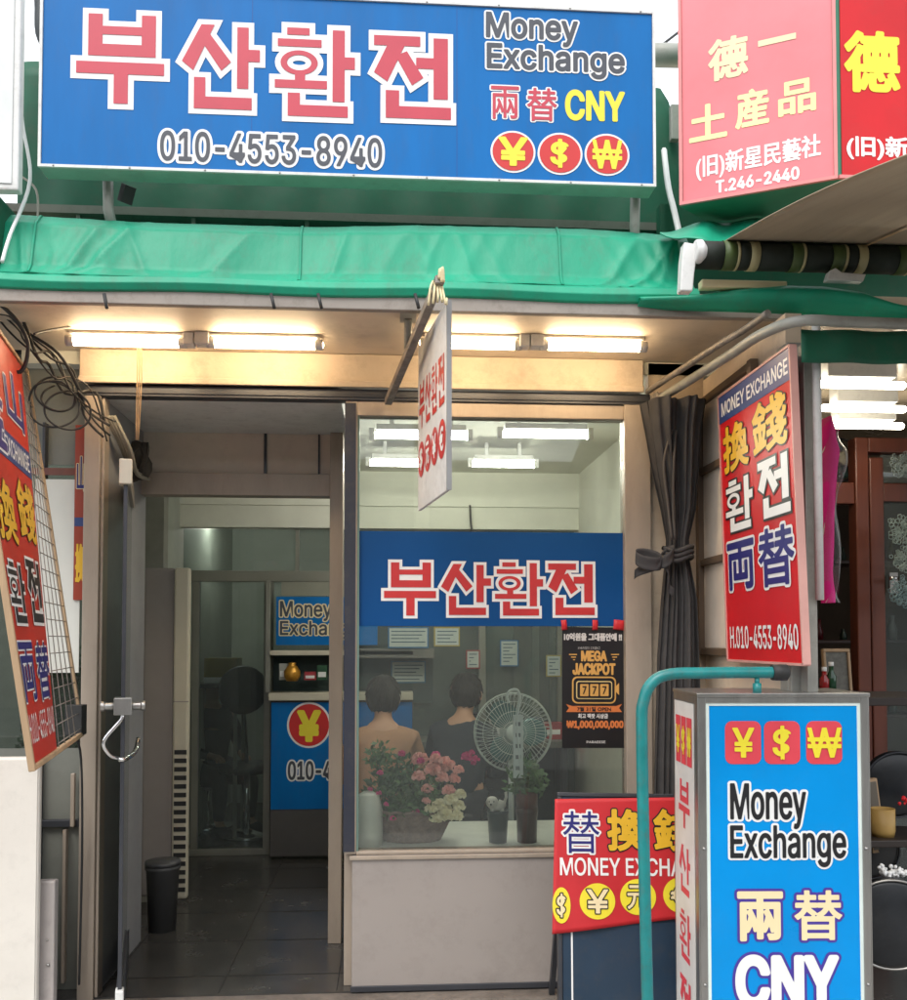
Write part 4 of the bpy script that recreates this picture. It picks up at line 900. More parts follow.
# figurine on a dark pot
c = at(498,847,.16); c.z = ZSI; kv = thing('figurine_pot', 'small dark square pot with a white dog figurine on its rim', 'pot', c)
m = MB(); m.lathe(c,[(0,0),(.036,0),(.043,.115),(.045,.12),(.045,.13),(.038,.13),(.036,.1),(0,.1)],28); m.build('pot', S('pot_dark_green',(44,66,66),.7,rough=.3), kv)
fgm = S('figurine_white',(222,216,204),.85,rough=.35); q = c+V((-.005,-.01,.14))
m = MB(); m.ball(q+V((0,0,.012)),.030,14,sq=(1.25,.8,.8)); m.ball(q+V((-.022,-.018,.028)),.026,14,sq=(1,.9,.9)); m.ball(q+V((-.030,-.038,.022)),.012,10)
for a_, b_ in ((-.02,-.01),(.02,-.01),(-.02,.012),(.02,.012)): m.tube([q+V((a_,b_,.0)),q+V((a_,b_,-.014))],.008,8)
m.tube([q+V((.03,0,.02)),q+V((.038,0,.045)),q+V((.036,0,.065))],[.006]*3,8); m.build('dog_figurine', fgm, kv)
m = MB(); 
for sx in (-1,1): m.ball(q+V((-.022+.022*sx,-.014,.038)),.010,8,sq=(.6,.6,1.3))
for sx in (-1,1): m.ball(q+V((-.026+.009*sx,-.040,.033)),.003,6)
m.ball(q+V((-.030,-.050,.024)),.004,6); m.build('ears_and_nose', black, kv)
c = at(527,848,.16); c.z = ZSI; kp = thing('potted_plant', 'brown pot with a bushy green plant on the window sill under the fan', 'potted plant', c)
m = MB(); m.lathe(c,[(0,0),(.040,0),(.043,.10),(.046,.12),(.046,.14),(.04,.14),(.038,.11),(0,.11)],24); m.lathe(c+V((0,0,.14)),[(.03,0),(.044,0),(.044,.07),(.03,.075)],24,1); m.build('pot', [S('pot_brown',(78,52,44),.75,rough=.35),S('pot_red_brown',(110,62,48),.75)], kp)
m = MB(); leaves(m, c+V((0,0,.20)), (.09,.07,.14), 420, .035, 0, rg)
for k in range(14): m.tube([c+V((0,0,.14)), c+V((rg.uniform(-.05,.05),rg.uniform(-.04,.04),.3))], .002, 5)
m.build('foliage', [leafm], kp)
# standing fan
Yf = .98; fc_ = at(513,732,Yf); s5 = (Yf+3.74)/950
fan = thing('standing_fan', 'white round standing fan behind the flower pots in the window', 'fan', (fc_.x,Yf,0))
fw_ = S('fan_white',(214,222,216),.85,rough=.35); R_ = 39*s5
m = MB()
for rr_, yy in ((R_,0),(R_*.99,.02),(R_*.97,-.03),(R_*.55,-.055),(R_*.8,-.05),(R_*.3,-.062)):
    m.tube([(fc_.x+rr_*math.cos(2*math.pi*k/40),Yf+yy,fc_.z+rr_*math.sin(2*math.pi*k/40)) for k in range(41)], .004 if yy>=0 else .0016, 6, cap=False)
for k in range(54):
    a = 2*math.pi*k/54
    for sg in (-1,1): m.tube([(fc_.x+R_*t_*math.cos(a+.25*(1-t_)),Yf+sg*(.065-.06*t_**3),fc_.z+R_*t_*math.sin(a+.25*(1-t_))) for t_ in (.12,.5,.85,1)], .0012, 4, cap=False)
m.build('guard', fw_, fan)
m = MB(); m.lathe((fc_.x,Yf-.07,fc_.z),[(0,0),(.04,.0),(.045,.01),(0,.014)],24,axis=(0,1,0)); m.lathe((fc_.x,Yf+.05,fc_.z),[(0,0),(.06,0),(.055,.08),(.03,.11),(0,.11)],24,axis=(0,1,0)); m.build('motor_housing', fw_, fan)
m = MB()
for k in range(3):
    a0 = 2*math.pi*k/3
    def bf(a, b): r = .02+.15*a; an = a0+(b-.5)*1.5*math.sin(math.pi*(a*.75+.2)); return (fc_.x+r*math.cos(an), Yf-.0+.03*(b-.5), fc_.z+r*math.sin(an))
    m.grid(8,8,bf,thick=.002)
m.build('blades', S('fan_blade_teal',(96,140,140),.7,rough=.2), fan)
m = MB(); m.tube([(fc_.x,Yf+.08,fc_.z-.03),(fc_.x,Yf+.08,.04)], .014, 12); m.build('pole', fw_, fan)
m = MB(); m.lathe((fc_.x,Yf+.08,0),[(0,0),(.18,0),(.175,.02),(.05,.045),(0,.05)],32); m.build('base', fw_, fan)
# white hook strip
Yh = .12; hk = [at(509,703,Yh),at(507,697,Yh),at(510,691,Yh),at(517,690,Yh),at(520,697,Yh),at(519,705,Yh),at(517,720,Yh),at(518,742,Yh),at(521,775,Yh)]
hs = thing('hook_strip', 'white plastic hanger hook strip in front of the round fan', 'hook', hk[-1])
m = MB(); m.tube(hk, .006, 8, spl=5); m.box(at(513,720,Yh).x,at(523,720,Yh).x,Yh-.003,Yh+.003,at(515,778,Yh).z,at(515,715,Yh).z); m.build('strip', fw_, hs, bev=.001)
m = MB(); 
for k in range(5): z_ = at(515,723+k*11,Yh).z; m.box(at(515.5,720,Yh).x,at(520.5,720,Yh).x,Yh-.0045,Yh-.0031,z_-.012,z_+.004)
m.build('slots', S('slot_grey',(120,126,124),.8), hs)
# ------------------------------------------------------------------ curtain
cq = thing('curtain', 'dark grey curtain bunched and tied in the middle beside the display window', 'curtain', at(672,800,-.1))
cprof = [(403,640,708),(430,645,703),(470,652,700),(510,661,696),(540,666,689),(560,665,689),(600,661,696),(660,657,698),(760,654,700),(880,652,702),(985,650,704)]
def cuf(a, b):
    t = b*(len(cprof)-1); i = min(int(t), len(cprof)-2); f = t-i; e = [cprof[i][k]*(1-f)+cprof[i+1][k]*f for k in range(3)]
    wd_ = e[2]-e[1]; an = a*2*math.pi; ks = 13
    ripple = (1+.22*math.sin(an*ks/2*1.0+ .6*math.sin(b*7))+.12*math.sin(an*5+b*3))
    px = (e[1]+e[2])/2+wd_/2*math.cos(an)*(.9+.1*math.sin(an*7+b*4)); p = at(px, e[0], -.13); p.y += math.sin(an)*.07*ripple*(wd_/45)+.012*math.sin(an*19+b*5)*(1-.5*math.exp(-((b-.4)/.1)**2))
    return p
m = MB(); m.grid(150,60,cuf); m.build('cloth', curtainm, cq)
m = MB()
for dd in (0,3,6): m.tube([at(664+dd*.1,548+dd*1.6,-.19),at(677,551+dd*1.6,-.215),at(691,546+dd*1.6,-.19),at(690,549+dd*1.6,-.08),at(677,552+dd,-.05),at(665,549+dd*1.6,-.08),at(664,548+dd*1.6,-.19)], .009, 8, spl=5, cap=False)
kn = at(660,562,-.2); m.ball(kn,.022,10,sq=(1.3,.8,1))
m.build('tie', curtainm, cq)
m = MB()
def bow(c0, dx, dz, s_):
    def g(a,b): an = a*2*math.pi; return (c0.x+dx*(.5-.5*math.cos(an)), c0.y-.02+.02*math.sin(an)+.004*math.sin(b*5), c0.z+dz*(.5-.5*math.cos(an))+s_*math.sin(an)*.5+(b-.5)*.05)
    m.grid(20,5,g,thick=.002)
bow(kn,-.10,.015,.035); bow(kn,.045,.035,.02)
def tail(c0, dx, dz):
    m.grid(10,4,lambda a,b: (c0.x+dx*a+.01*math.sin(a*6), c0.y-.02-.01*math.sin(a*5+b), c0.z+dz*a+(b-.5)*.035), thick=.002)
tail(kn,-.10,-.05); tail(kn,.05,-.12); m.build('bow', curtainm, cq)
m = MB(); 
for k in range(2): m.tube([at(672+k*4,430,-.2),at(664+k*10,462,-.225),at(668+k*5,505,-.21),at(672+k*3,540,-.2)], .005, 6, spl=4)
m.build('cord', S('curtain_cord',(96,90,84),.7,rough=.8), cq)
# ------------------------------------------------------------------ side wall with the red sign
XW = 1.262
d_near = 950*XW/(792-389)*1.0; Yn = -.80; 
sw = thing('side_wall', 'beige partition wall on the right with a metal edge post, carrying the tall red sign', 'wall', (XW+.04,-.4,-.05))
wy0 = -.80; wy1 = -.001
m = MB(); m.box(XW+.006,XW+.06,wy0,wy1,-.05,2.40); m.build('panel', S('side_wall_beige',(224,204,180),.95,rough=.75,var=.12,scale=3,dirt=.25), sw)
m = MB(); m.box(XW-.01,XW+.075,wy0-.05,wy0-.001,-.05,2.29); m.box(XW-.012,XW-.004,wy0-.03,wy0+.03,-.05,2.29); m.build('edge_post', pole_paint, sw, bev=.003)
def sidebox(mb, px0, py0, px1, py1, off, th):   # a bar on the wall plane, from its place in the photo
    Fw_.uv
Fs0 = Frame((XW,0,0), (0,-1,0))               # u towards the street, n towards the shop door
def suv(px,py): return Fs0.uv(px,py)
wf = thing('wall_window', 'brown framed frosted window in the side wall partly behind the tall red sign', 'window', (XW,-.3,1.3))
a0,b0 = suv(704,655); a1,b1 = suv(704,400); a2 = a0+.62; bm = (b0+b1)/2; ir = (b1-b0)
m = MB(); 
for a in (a0, a0+.56): m.fbox(Fs0,a,a+.035,b0,b1,.0,.03)
for b in (b0-.0,b0+ir*.345,b0+ir*.70,b1-.03): m.fbox(Fs0,a0+.036,a0+.559,b,b+.028,.0,.024)
m.build('frame', S('window_frame_brown',(112,92,74),.75,rough=.6,dirt=.4), wf, bev=.003)
m = MB(); m.fbox(Fs0,a0+.036,a0+.559,b0+.03,b1-.03,.0,.008); m.build('pane', S('frosted_pane',(232,218,202),.95,rough=.35), wf)
q0 = Fs0.uv(727,662); q1 = Fs0.uv(803,666); q2 = Fs0.uv(718,395)
Fsn = Frame((XW-.045,0,0), (0,-1,0)); s0 = Fsn.uv(728,660); s1 = Fsn.uv(803,665); s2 = Fsn.uv(718,396); s3 = Fsn.uv(790,348)
lean_ = (s2[0]-s0[0]+s3[0]-s1[0])/2; hs_ = ((s2[1]+s3[1])-(s0[1]+s1[1]))/2; bz = (s0[1]+s1[1])/2; wl_ = ((s1[0]-s0[0])+(s3[0]-s2[0]))/2
Ft = Frame(Fsn.P(s0[0], bz, 0), (0,-1,0), Fsn.v+Fsn.u*0); 
ss = thing('wall_sign', 'tall red sign with blue top band and gold, white and navy characters, right wall', 'sign', Ft.P(wl_/2,0,0))
m = MB(); m.prism(Ft,[(0,0),(wl_,0),(wl_+lean_,hs_),(lean_,hs_)],-.02,0); m.build('board', signred, ss)
m = MB(); t_ = .1075; m.prism(Ft,[(lean_*(1-t_)+.002,hs_*(1-t_)),(wl_+lean_*(1-t_)-.002,hs_*(1-t_)),(wl_+lean_-.002,hs_-.002),(lean_+.002,hs_-.002)],.0003,.0015); m.build('top_band', S('band_blue',(52,74,134),.8,rough=.4), ss)
m = MB(); 
for (a,b) in (((0,0),(wl_,0)),((wl_,0),(wl_+lean_,hs_)),((wl_+lean_,hs_),(lean_,hs_)),((lean_,hs_),(0,0))): m.bar(Ft.P(*a,-.008),Ft.P(*b,-.008),.008,.024,up=Ft.n)
m.build('edge', S('sign_edge_pink',(226,170,160),.8), ss)
L = Letters(Ft, .0012)
def ft(s_, a, b, c, d, layers, font='b', q=60): # fractions of the board
    sh_ = lean_/hs_; L.textuv(s_, a*wl_+lean_*b, b*hs_, c*wl_+lean_*b, d*hs_, layers, font, q, sh_, 2)
def fh(ch, a, b, c, d, mi_, mo_, w_):
    x0 = a*wl_; y0 = b*hs_; x1 = c*wl_; y1 = d*hs_; sh_ = lean_/hs_
    for lay, (mm_, ww) in enumerate(((mo_, w_*(y1-y0)), (mi_, .008*(y1-y0)))):
        pv, pf = hangul(ch, x0,y0,x1,y1, ww); L.flat([(x+sh_*y, y) for x,y in pv], pf, mm_, 2+lay)
ft('MONEY EXCHANGE', .05,.915,.97,.968, [(.03,white)], 'inter', 40)
ft('換', .06,.69,.44,.865, [(.035,gold),(.062,black)]); ft('錢', .50,.70,.94,.88, [(.03,gold),(.057,black)])
fh('환', .07,.47,.47,.655, white, black, .05); fh('전', .55,.48,.94,.675, white, black, .05)
ft('両', .06,.255,.46,.43, [(.035,navy),(.085,white)]); ft('替', .52,.25,.96,.445, [(.02,navy),(.07,white)])
ft('H.010-4553-8940', .06,.045,.96,.125, [(.02,white)], 'inter', 40)
L.build(ss,'board')
# curved rail and poles
rl = thing('awning_rail', 'bent grey metal rail curving out from the curtain over the tall red sign', 'rail', at(790,320,-.94))
r0 = at(655,402,-.05); r1 = at(725,358,-.55); r2 = at(762,334,-.85); r3 = at(800,321,-1.0); r4 = at(850,322,-1.02); r5 = at(935,325,-1.02)
m = MB(); m.tube([r0,r1,r2,r3,r4,r5], .017, 12, spl=8); m.build('pipe', pole_paint, rl)
m = MB(); off = V((-.03,0,.04)); m.tube([r0+off,r1+off,at(745,333,-.7)+off*.2,at(768,313,-.85)], .012, 8, spl=4); m.build('inner_bar', rust, rl)
m = MB(); m.tube([r0+V((.0,0,0)),r0+(r1-r0)*.12], .022, 10); 
for k in range(4): m.tube([r0+(r1-r0)*(.02+.03*k)+V((-.02,0,.02)), r0+(r1-r0)*(.02+.03*k)+V((.0,-.02,-.03)), r0+(r1-r0)*(.02+.03*k)+V((.02,0,.0))], .006, 6, spl=3)
m.build('wrapping', rust, rl)
Yp_ = -.92; a = at(816,322,Yp_); b = at(819,600,Yp_)
m = MB(); m.tube([(a.x,Yp_,b.z),(a.x,Yp_,a.z)], .013, 12); m.build('white_pipe', white_paint, None, loc=(a.x,Yp_,b.z), label='thin white upright pipe beside the tall red sign', cat='pipe')
a = at(806,335,-.88)
m = MB(); m.box(a.x-.016,a.x+.016,-.90,-.87,-.05,2.27); m.box(a.x-.022,a.x-.017,-.91,-.86,-.05,2.27); m.build('steel_post', pole_paint, None, bev=.002, loc=(a.x,-.88,-.05), label='square grey steel post at the street end of the side wall', cat='post')
m = MB(); p = at(831,346,-.92); m.box(p.x-.04,p.x+.03,-.93,-.91,p.z-.015,p.z+.012); m.tube([p+V((.03,-.01,0)),p+V((.045,-.02,-.02)),p+V((.03,-.02,-.04))],.006,6,spl=3); m.build('clamp', rust, None, loc=p, label='small rusty clamp on the dark green cloth beside the posts', cat='clamp')
# ------------------------------------------------------------------ neighbour's roller awning, upper right
ra = thing('roller_awning', 'neighbouring shop roller awning with striped roll, white end bracket and beige canvas', 'awning', at(800,262,-.80))
c0 = at(694,255,-.80); c1 = at(1010,268,-.80); m = MB(); tt_ = 0; wl0 = c1.x-c0.x
cols_ = [(S('roll_green_black',(34,44,34),.7,rough=.7),30),(S('roll_olive',(84,104,52),.7),14),(S('roll_cream',(196,186,140),.8),3),(S('roll_green_black',(34,44,34)),12),(S('roll_cream',(196,186,140)),10),(S('roll_green_black',(34,44,34)),36),(S('roll_olive',(84,104,52)),12),(S('roll_cream',(196,186,140)),3)]
x_ = c0.x; ms_ = []; 
for M_, w_ in cols_*3:
    if M_ not in ms_: ms_.append(M_)
    x2 = x_+w_/950*2.94*.95; r_ = .046-.002*(ms_.index(M_) == 0); mm = m.tube([(x_,-.80,c0.z),(x2,-.80,c0.z)], r_, 24, mi=ms_.index(M_)); x_ = x2
m.build('roll', ms_, ra)
m = MB(); p = at(687,268,-.84); Fx = Frame(p,(1,0,0)); m.prism(Fx,[(-.028,-.08),(.012,-.08),(.018,-.02),(.028,.045),(.024,.07),(-.014,.075),(-.022,.02)],-.02,.02); m.lathe(p+V((.018,-.02,.045)),[(0,0),(.035,0),(.037,.02),(.02,.035),(0,.036)],20,axis=(1,0,0)); m.build('end_bracket', white_paint, ra, bev=.004)
m = MB(); 
def cvf(a, b):
    xx = (c0.x+.10)+2.3*a; yy = -.78-1.3*b; return (xx, yy, c0.z+.05-.34*b+.012*math.sin(a*11)*math.sin(b*3.1)+.02*math.sin(b*math.pi))
m.grid(60,16,cvf,thick=.003); m.build('canvas', canvas_beige, ra)
m = MB()
for xx in (.45,.95,1.5): 
    m.grid(2,16,lambda a,b: (c0.x+.10+xx+.012*a, -.785-1.29*b, c0.z+.05-.34*b+.012*math.sin((xx/2.3)*11)*math.sin(b*3.1)+.02*math.sin(b*math.pi)-.008))
m.build('canvas_stripe', S('canvas_stripe',(196,160,116),.85), ra)
def flap(a, b):
    px = 660+a*105; base = [(660,233),(690,237),(706,246),(735,240),(765,232)]; top = [(660,232),(690,226),(706,222),(735,220),(765,221)]
    t = a*4; i = min(int(t),3); f = t-i; y0 = base[i][1]*(1-f)+base[i+1][1]*f; y1 = top[i][1]*(1-f)+top[i+1][1]*f
    q = at(px, y0+(y1-y0)*b, -.70+.15*b); q.y += .02*math.sin(a*12); return q
m = MB(); m.grid(40,8,flap,thick=.003); m.build('green_flap', greenc, ra)
m = MB(); m.box(at(700,285,-.72).x,at(785,285,-.72).x,-.74,-.70,at(700,289,-.72).z,at(700,281,-.72).z); m.build('lower_bar', cream, ra, bev=.004)
m = MB(); p = at(846,279,-.83); Fx = Frame(p,(1,0,0)); m.prism(Fx,[(-.07,-.01),(.05,-.012),(.06,.012),(-.02,.016),(-.04,.03),(-.06,.02)],-.015,.015); m.build('arm_joint', white_paint, ra, bev=.003)
# dark green valance cloth at right
p0 = at(806,326,-1.0); p1 = at(1000,363,-1.0)
m = MB(); m.grid(30,6,lambda a,b: (p0.x+(p1.x-p0.x)*a, -.97+.006*math.sin(a*20), p1.z+.0+(p0.z-p1.z)*b), thick=.004); m.build('hanging_cloth', greend, None, loc=(p0.x+.5,-.97,p1.z), label='dark green hanging cloth above the lamps of the neighbouring shop', cat='cloth')
# ------------------------------------------------------------------ light box sign on the pavement
dB = 2.8; YBx = dB-3.74; pA = at(698,697,YBx); pB = at(867,701,YBx-.03)
u_ = V((pB.x-pA.x, -.03, 0)); Fx = Frame((pA.x,pA.y,-.05), u_); wX = u_.length; hX = pA.z+.05; dX = .29
lb = thing('light_box_sign', 'upright blue light box sign with steel frame standing on the pavement', 'sign', Fx.P(wX/2,0,-dX/2))
m = MB(); m.fbox(Fx,.004,wX-.004,.12,hX-.004,-dX+.004,-.006); m.build('core', S('core_white',(220,220,216),.85), lb)
t_ = .022; m = MB()
m.fbox(Fx,0,t_,.1,hX,-.02,.006); m.fbox(Fx,wX-t_,wX,.1,hX,-.02,.006); m.fbox(Fx,t_,wX-t_,hX-.018,hX,-.02,.006); m.fbox(Fx,t_,wX-t_,.1,.13,-.02,.006)
m.fbox(Fx,-.004,.0,.1,hX,-.034,.006); m.fbox(Fx,-.004,.0,.1,hX,-dX,-dX+.02); m.fbox(Fx,-.004,.0,hX-.022,hX,-dX+.02,-.034); m.fbox(Fx,wX,wX+.004,.1,hX,-dX,.006)
m.fbox(Fx,-.006,wX+.006,hX,hX+.012,-dX-.004,.010)
m.build('frame', steel, lb, bev=.002)
m = MB(); m.fbox(Fx,t_+.004,wX-t_-.004,.134,hX-.022,-.005,.001); m.build('front_panel', boxblue, lb)
m = MB(); 
for a,b,c,d in ((t_,t_+.010,.13,hX-.018),(wX-t_-.010,wX-t_,.13,hX-.018),(t_+.01,wX-t_-.01,hX-.026,hX-.018)): m.fbox(Fx,a,b,c,d,.0012,.003)
m.build('panel_edge', S('pale_edge',(226,240,235),.9), lb)
for a in (.05,wX-.05):
    for c_ in (-.05,-dX+.05):
        m = MB(); m.fbox(Fx,a-.02,a+.02,0,.12,c_-.02,c_+.02); m.build('foot', rubber, lb)
m = MB()
for a in (.012,wX-.012):
    for b in (hX-.85,hX-.45): m.ball(Fx.P(a,b,.007),.005,8)
m.build('screws', steel, lb)
L = Letters(Frame(Fx.P(0,0,.001), Fx.u))
for cx, ch, w_ in ((743,'¥',22),(782,'$',20),(824,'₩',34)): 
    L.rbox(cx,742.5,36,43,redpink if 0 else S('box_red',(232,72,86),.85),1,.2); L.text(ch,cx,742.5,w_,30 if ch!='$' else 34,[(.028 if ch!='₩' else .018,yellow)],lay0=3)
L.text('Money',768,806,76,46,[(.018,black),(.07,white)]); L.text('Exchange',788,846,116,42,[(.018,black),(.07,white)], lay0=1.3)
L.text('兩',760,916,46,50,[(.035,cream),(.085,purple)],'b'); L.text('替',818,915,48,50,[(.02,cream),(.07,purple)],'b')
L.text('CNY',787,981,104,54,[(.055,white),(.105,purple)])
x0,y0,x1,y1 = L.rect(787,1040,100,36); L.textuv('¥ $ ₩',x0,y0,x1,y1,[(.04,yellow)])
L.build(lb,'front_panel')
Fy = Frame(Fx.P(-.0045,0,-dX+.02), -Fx.n*-1)     # left face, u from the back edge to the front edge
wy = dX-.054
m = MB(); m.fbox(Fy,0,wy,.1,hX-.024,-.0,.0012); m.build('side_panel', S('side_white',(232,230,226),.9,rough=.35), lb)
L = Letters(Frame(Fy.P(0,0,.0012), Fy.u), .001); br_ = S('box_red',(232,72,86)); top = hX-.07
for k, ch in enumerate('¥$₩'):
    a = .02+k*(wy-.03)/3; b = a+(wy-.03)/3-.008; L.flat([(a,top-.15),(b,top-.15),(b,top),(a,top)], [[0,1,2,3]], br_, 1); L.textuv(ch,a+.006,top-.12,b-.006,top-.03,[(.03,yellow)],'inter',40,0,2)
for k, ch in enumerate('부산환전'):
    z1_ = top-.20-k*.205; pv, pf = hangul(ch, .05, z1_-.15, wy-.05, z1_, .0); L.flat(pv, pf, br_, 1)
L.build(lb, 'side_panel')
# teal pole that holds the sign
tp = thing('sign_stand', 'turquoise enamelled tube bent over the top of the blue light box sign', 'stand', at(649,1000,-1.05))
YT_ = YBx-.16
a = at(651,1040,YT_); m = MB(); zt_ = at(700,672,YT_).z; r_ = .0165
pts = [V((a.x-.0,YT_,-.05)), V((a.x-.012,YT_,.5)), at(642,740,YT_), at(644,700,YT_), at(654,681,YT_), at(672,674,YT_), at(700,673,YT_), at(740,672.5,YT_), at(776,672.5,YT_)]
m.tube(pts, r_, 18, spl=6); m.build('tube', teal, tp)
e_ = pts[-1]; m = MB(); m.tube([e_-V((.012,0,0)),e_+V((.012,0,0)),e_+V((.03,0,0)),e_+V((.036,0,0))], [.022,.0235,.0235,.016], 16); m.build('end_cap', rubber, tp)
m = MB(); q = at(757,676,YT_); m.tube([q+V((0,0,-.005)),q+V((0,0,-.024))], .007, 10); m.tube([q+V((0,0,-.02)),(q.x,q.y+.0,hX-.05+.02)], .012, 10); m.build('pin', teal, tp)
m = MB(); m.lathe((a.x,YT_,-.05),[(0,0),(.14,0),(.14,.02),(.03,.03),(0,.03)],24); m.build('base_plate', teal, tp)
# ------------------------------------------------------------------ board with the red banner
Yq = -.40; A_ = at(560,935,Yq); 
bo = thing('a_board', 'dark slate blue display board with thin white outline leaning behind the turquoise tube', 'board', at(612,1000,Yq))
b0_ = at(563,1010,Yq-.04); b1_ = at(705,1010,Yq-.04); t0_ = at(556,799,Yq+.12)
Fo = Frame(b0_, b1_-b0_, (0,.16,1)); wo = (b1_-b0_).length; ho = 1.0*(Fo.uv(600,797)[1])
m = MB(); m.fbox(Fo,0,wo,-.08,ho,-.02,0); m.build('panel', S('slate_blue',(44,66,88),.75,rough=.35,dirt=.2), bo, bev=.003)
m = MB(); 
for a,b,c,d in ((.03,.036,-.0,ho-.03),(wo-.036,wo-.03,.0,ho-.03),(.036,wo-.036,.0,.006)): m.fbox(Fo,a,b,c,d,.0003,.002)
m.build('outline', white, bo)
m = MB(); m.fbox(Fo,-.015,wo+.01,ho,ho+.015,-.03,.006); m.fbox(Fo,-.015,-.001,-.08,ho,-.03,.006); m.fbox(Fo,wo+.001,wo+.012,-.08,ho,-.03,.006); m.build('frame', alu_dark, bo, bev=.003)
m = MB(); 
for a in (.02,wo-.04): m.bar(Fo.P(a,ho*.9,-.03), (Fo.P(a,0,0).x, Yq+.33, -.05), .02, .02)
m.build('rear_leg', alu_dark, bo)
Fr_ = Frame(Fo.P(0,0,.008), Fo.u, Fo.v)
bn = thing('red_banner', 'red cloth banner with navy, gold and yellow signs hung over the slate blue board', 'banner', Fr_.P(wo/2,ho*.5,0))
c00 = Fr_.uv(553,934); c01 = Fr_.uv(556,799); c10 = Fr_.uv(716,914); c11 = Fr_.uv(702,797)
def sag(a_, b_): return .004+.006*math.sin(a_*9)*(1-b_)+.004*math.sin(a_*4+b_*4)
def bnf(a, b):
    x = (c00[0]*(1-a)+c10[0]*a)*(1-b)+(c01[0]*(1-a)+c11[0]*a)*b; y = (c00[1]*(1-a)+c10[1]*a)*(1-b)+(c01[1]*(1-a)+c11[1]*a)*b
    return Fr_.P(x-.004*(a<.01), y, sag(x/wo, y/ho))
m = MB(); m.grid(60,30,bnf,thick=.002); m.build('cloth', S('banner_cloth_red',(206,40,48),.85,rough=.5,var=.1,scale=6), bn)
class LS(Letters):
    def flat(s, pv, pf, m, lay): s.mb.add([s.F.P(x, y, sag(x/wo, y/ho)+.0015*lay+.001) for x, y in pv], pf, s.mi(m), False)
L = LS(Fr_)
L.text('兩',553,834,30,40,[(.03,navy),(.08,white)],'b') if 0 else None
x0,y0,x1,y1 = L.rect(581,832,36,40)
L.text('替',581,832,37,42,[(.0,navy),(.045,white)],'b'); L.text('換',626,830,38,42,[(.035,gold),(.065,black)],'b'); L.text('錢',674,830,42,42,[(.03,gold),(.06,black)],'b')
L.text('MONEY EXCHANGE',638,867,156,18,[(.02,white)])
for cx, cy, ch in ((561,905,'$'),(597,901,'¥'),(638,897,'元'),(681,895,'€')):
    L.disc(cx,cy,36 if cx>570 else 18,36,yellow,1); L.text(ch,cx,cy,(22 if cx>570 else 10),24,[(.0,greyv),(.07,white),(.11,black)] if 0 else [(.02,cream),(.07,black)],'b' if ch!='$' else 'inter',50,lay0=2)
L.build(bn,'cloth')
# ------------------------------------------------------------------ left side: leaning red sign with grid
nb_ = at(33,770,-1.10); fb_ = at(83,737,-.13); z_ = (nb_.z+fb_.z)/2; nb_.z = fb_.z = z_
dF = fb_.y+3.74; ft_ = at(29,373,-.13)
lean = V((ft_.x-fb_.x, 0, ft_.z-fb_.z))
Fg = Frame(nb_, fb_-nb_, lean); wg = (fb_-nb_).length; hg = lean.length
ls = thing('leaning_sign', 'leaning red sign with blue band and wire grid in a pale wooden frame, far left', 'sign', Fg.P(wg/2,0,0))
m = MB(); m.fbox(Fg,0,.016,0,hg,-.012,.006); m.fbox(Fg,wg-.02,wg,0,hg,-.008,.006); m.fbox(Fg,.016,wg-.02,0,.016,-.012,.006); m.fbox(Fg,.016,wg-.02,hg-.016,hg,-.012,.006); m.build('frame', wood_frame, ls, bev=.003)
pa = Fg.uv(58,752)[0]; pt_ = Fg.uv(21,362)[0]
pw = lambda y: pa+(pt_-pa)*min(1,max(0,y/hg))-.018
m = MB(); m.prism(Fg,[(.017,.017),(pa,.017),(pt_,hg-.017),(.017,hg-.017)],-.010,-.002); m.build('panel', S('orange_red_panel',(206,56,40),.8,rough=.4,spec=.3,dirt=.05), ls)
tb1, tb_ = Fg.uv(22,471)[1], Fg.uv(22,446)[1]
m = MB(); m.prism(Fg,[(.018,tb1),(.017+pw(tb1),tb1),(.017+pw(tb_),tb_),(.018,tb_)],-.0018,-.0008); m.build('blue_band', MATS['band_blue'], ls)
m = MB(); n = 4
for k in range(n+1):
    f = (k+.3)/(n+.6); m.tube([Fg.P(pa+.006+(wg-.02-pa)*f,.016,-.002),Fg.P(pt_+.006+(wg-.02-pt_)*f,hg-.016,-.002)], .0018, 6)
for k in range(24): b = .03+(hg-.06)*k/23; m.tube([Fg.P(.017+pw(b)+.002,b,.002),Fg.P(wg-.01,b,.002)], .0018, 6)
m.build('wire_grid', rust, ls)
class LW(Letters):
    def flat(s, pv, pf, m, lay): s.mb.add([s.F.P(.017+x*pw(y), y, -.0015+s.z*lay) for x, y in pv], pf, s.mi(m), False)
L = LW(Fg, .0008)
def lt(s_, a, b, c, d, ly, f='b'): 
    k = .75; LS2.textuv(s_, a*k, b*hg, c*k, d*hg, ly, f, 60, 0, 2)
class LK(LW):
    def flat(s, pv, pf, m, lay): LW.flat(L, [(x/.75, y) for x, y in pv], pf, m, lay)
LS2 = LK(Fg, .0008)
def lh(ch, a, b, c, d, mi_, mo_):
    for lay, (mm_, ww) in enumerate(((mo_, .05*(d-b)*hg), (mi_, 0))):
        pv, pf = hangul(ch, a*.75, b*hg, c*.75, d*hg, ww); LS2.flat(pv, pf, mm_, 2+lay)
fy = lambda py, px=30: Fg.uv(px,py)[1]/hg
lt('釜', .05,fy(438,-10),.47,fy(360,-10), [(.02,navy),(.05,white)]); lt('山', .56,fy(425,15),.92,fy(375,12), [(.03,navy),(.06,white)])
lt('MONEY EXCHANGE', .04,tb1/hg+.012,.96,tb_/hg-.012, [(.02,white)], 'inter')
lt('換', .05,fy(540,6),.46,fy(478,2), [(.03,gold),(.05,black)]); lt('錢', .54,fy(540,26),.96,fy(482,22), [(.03,gold),(.05,black)])
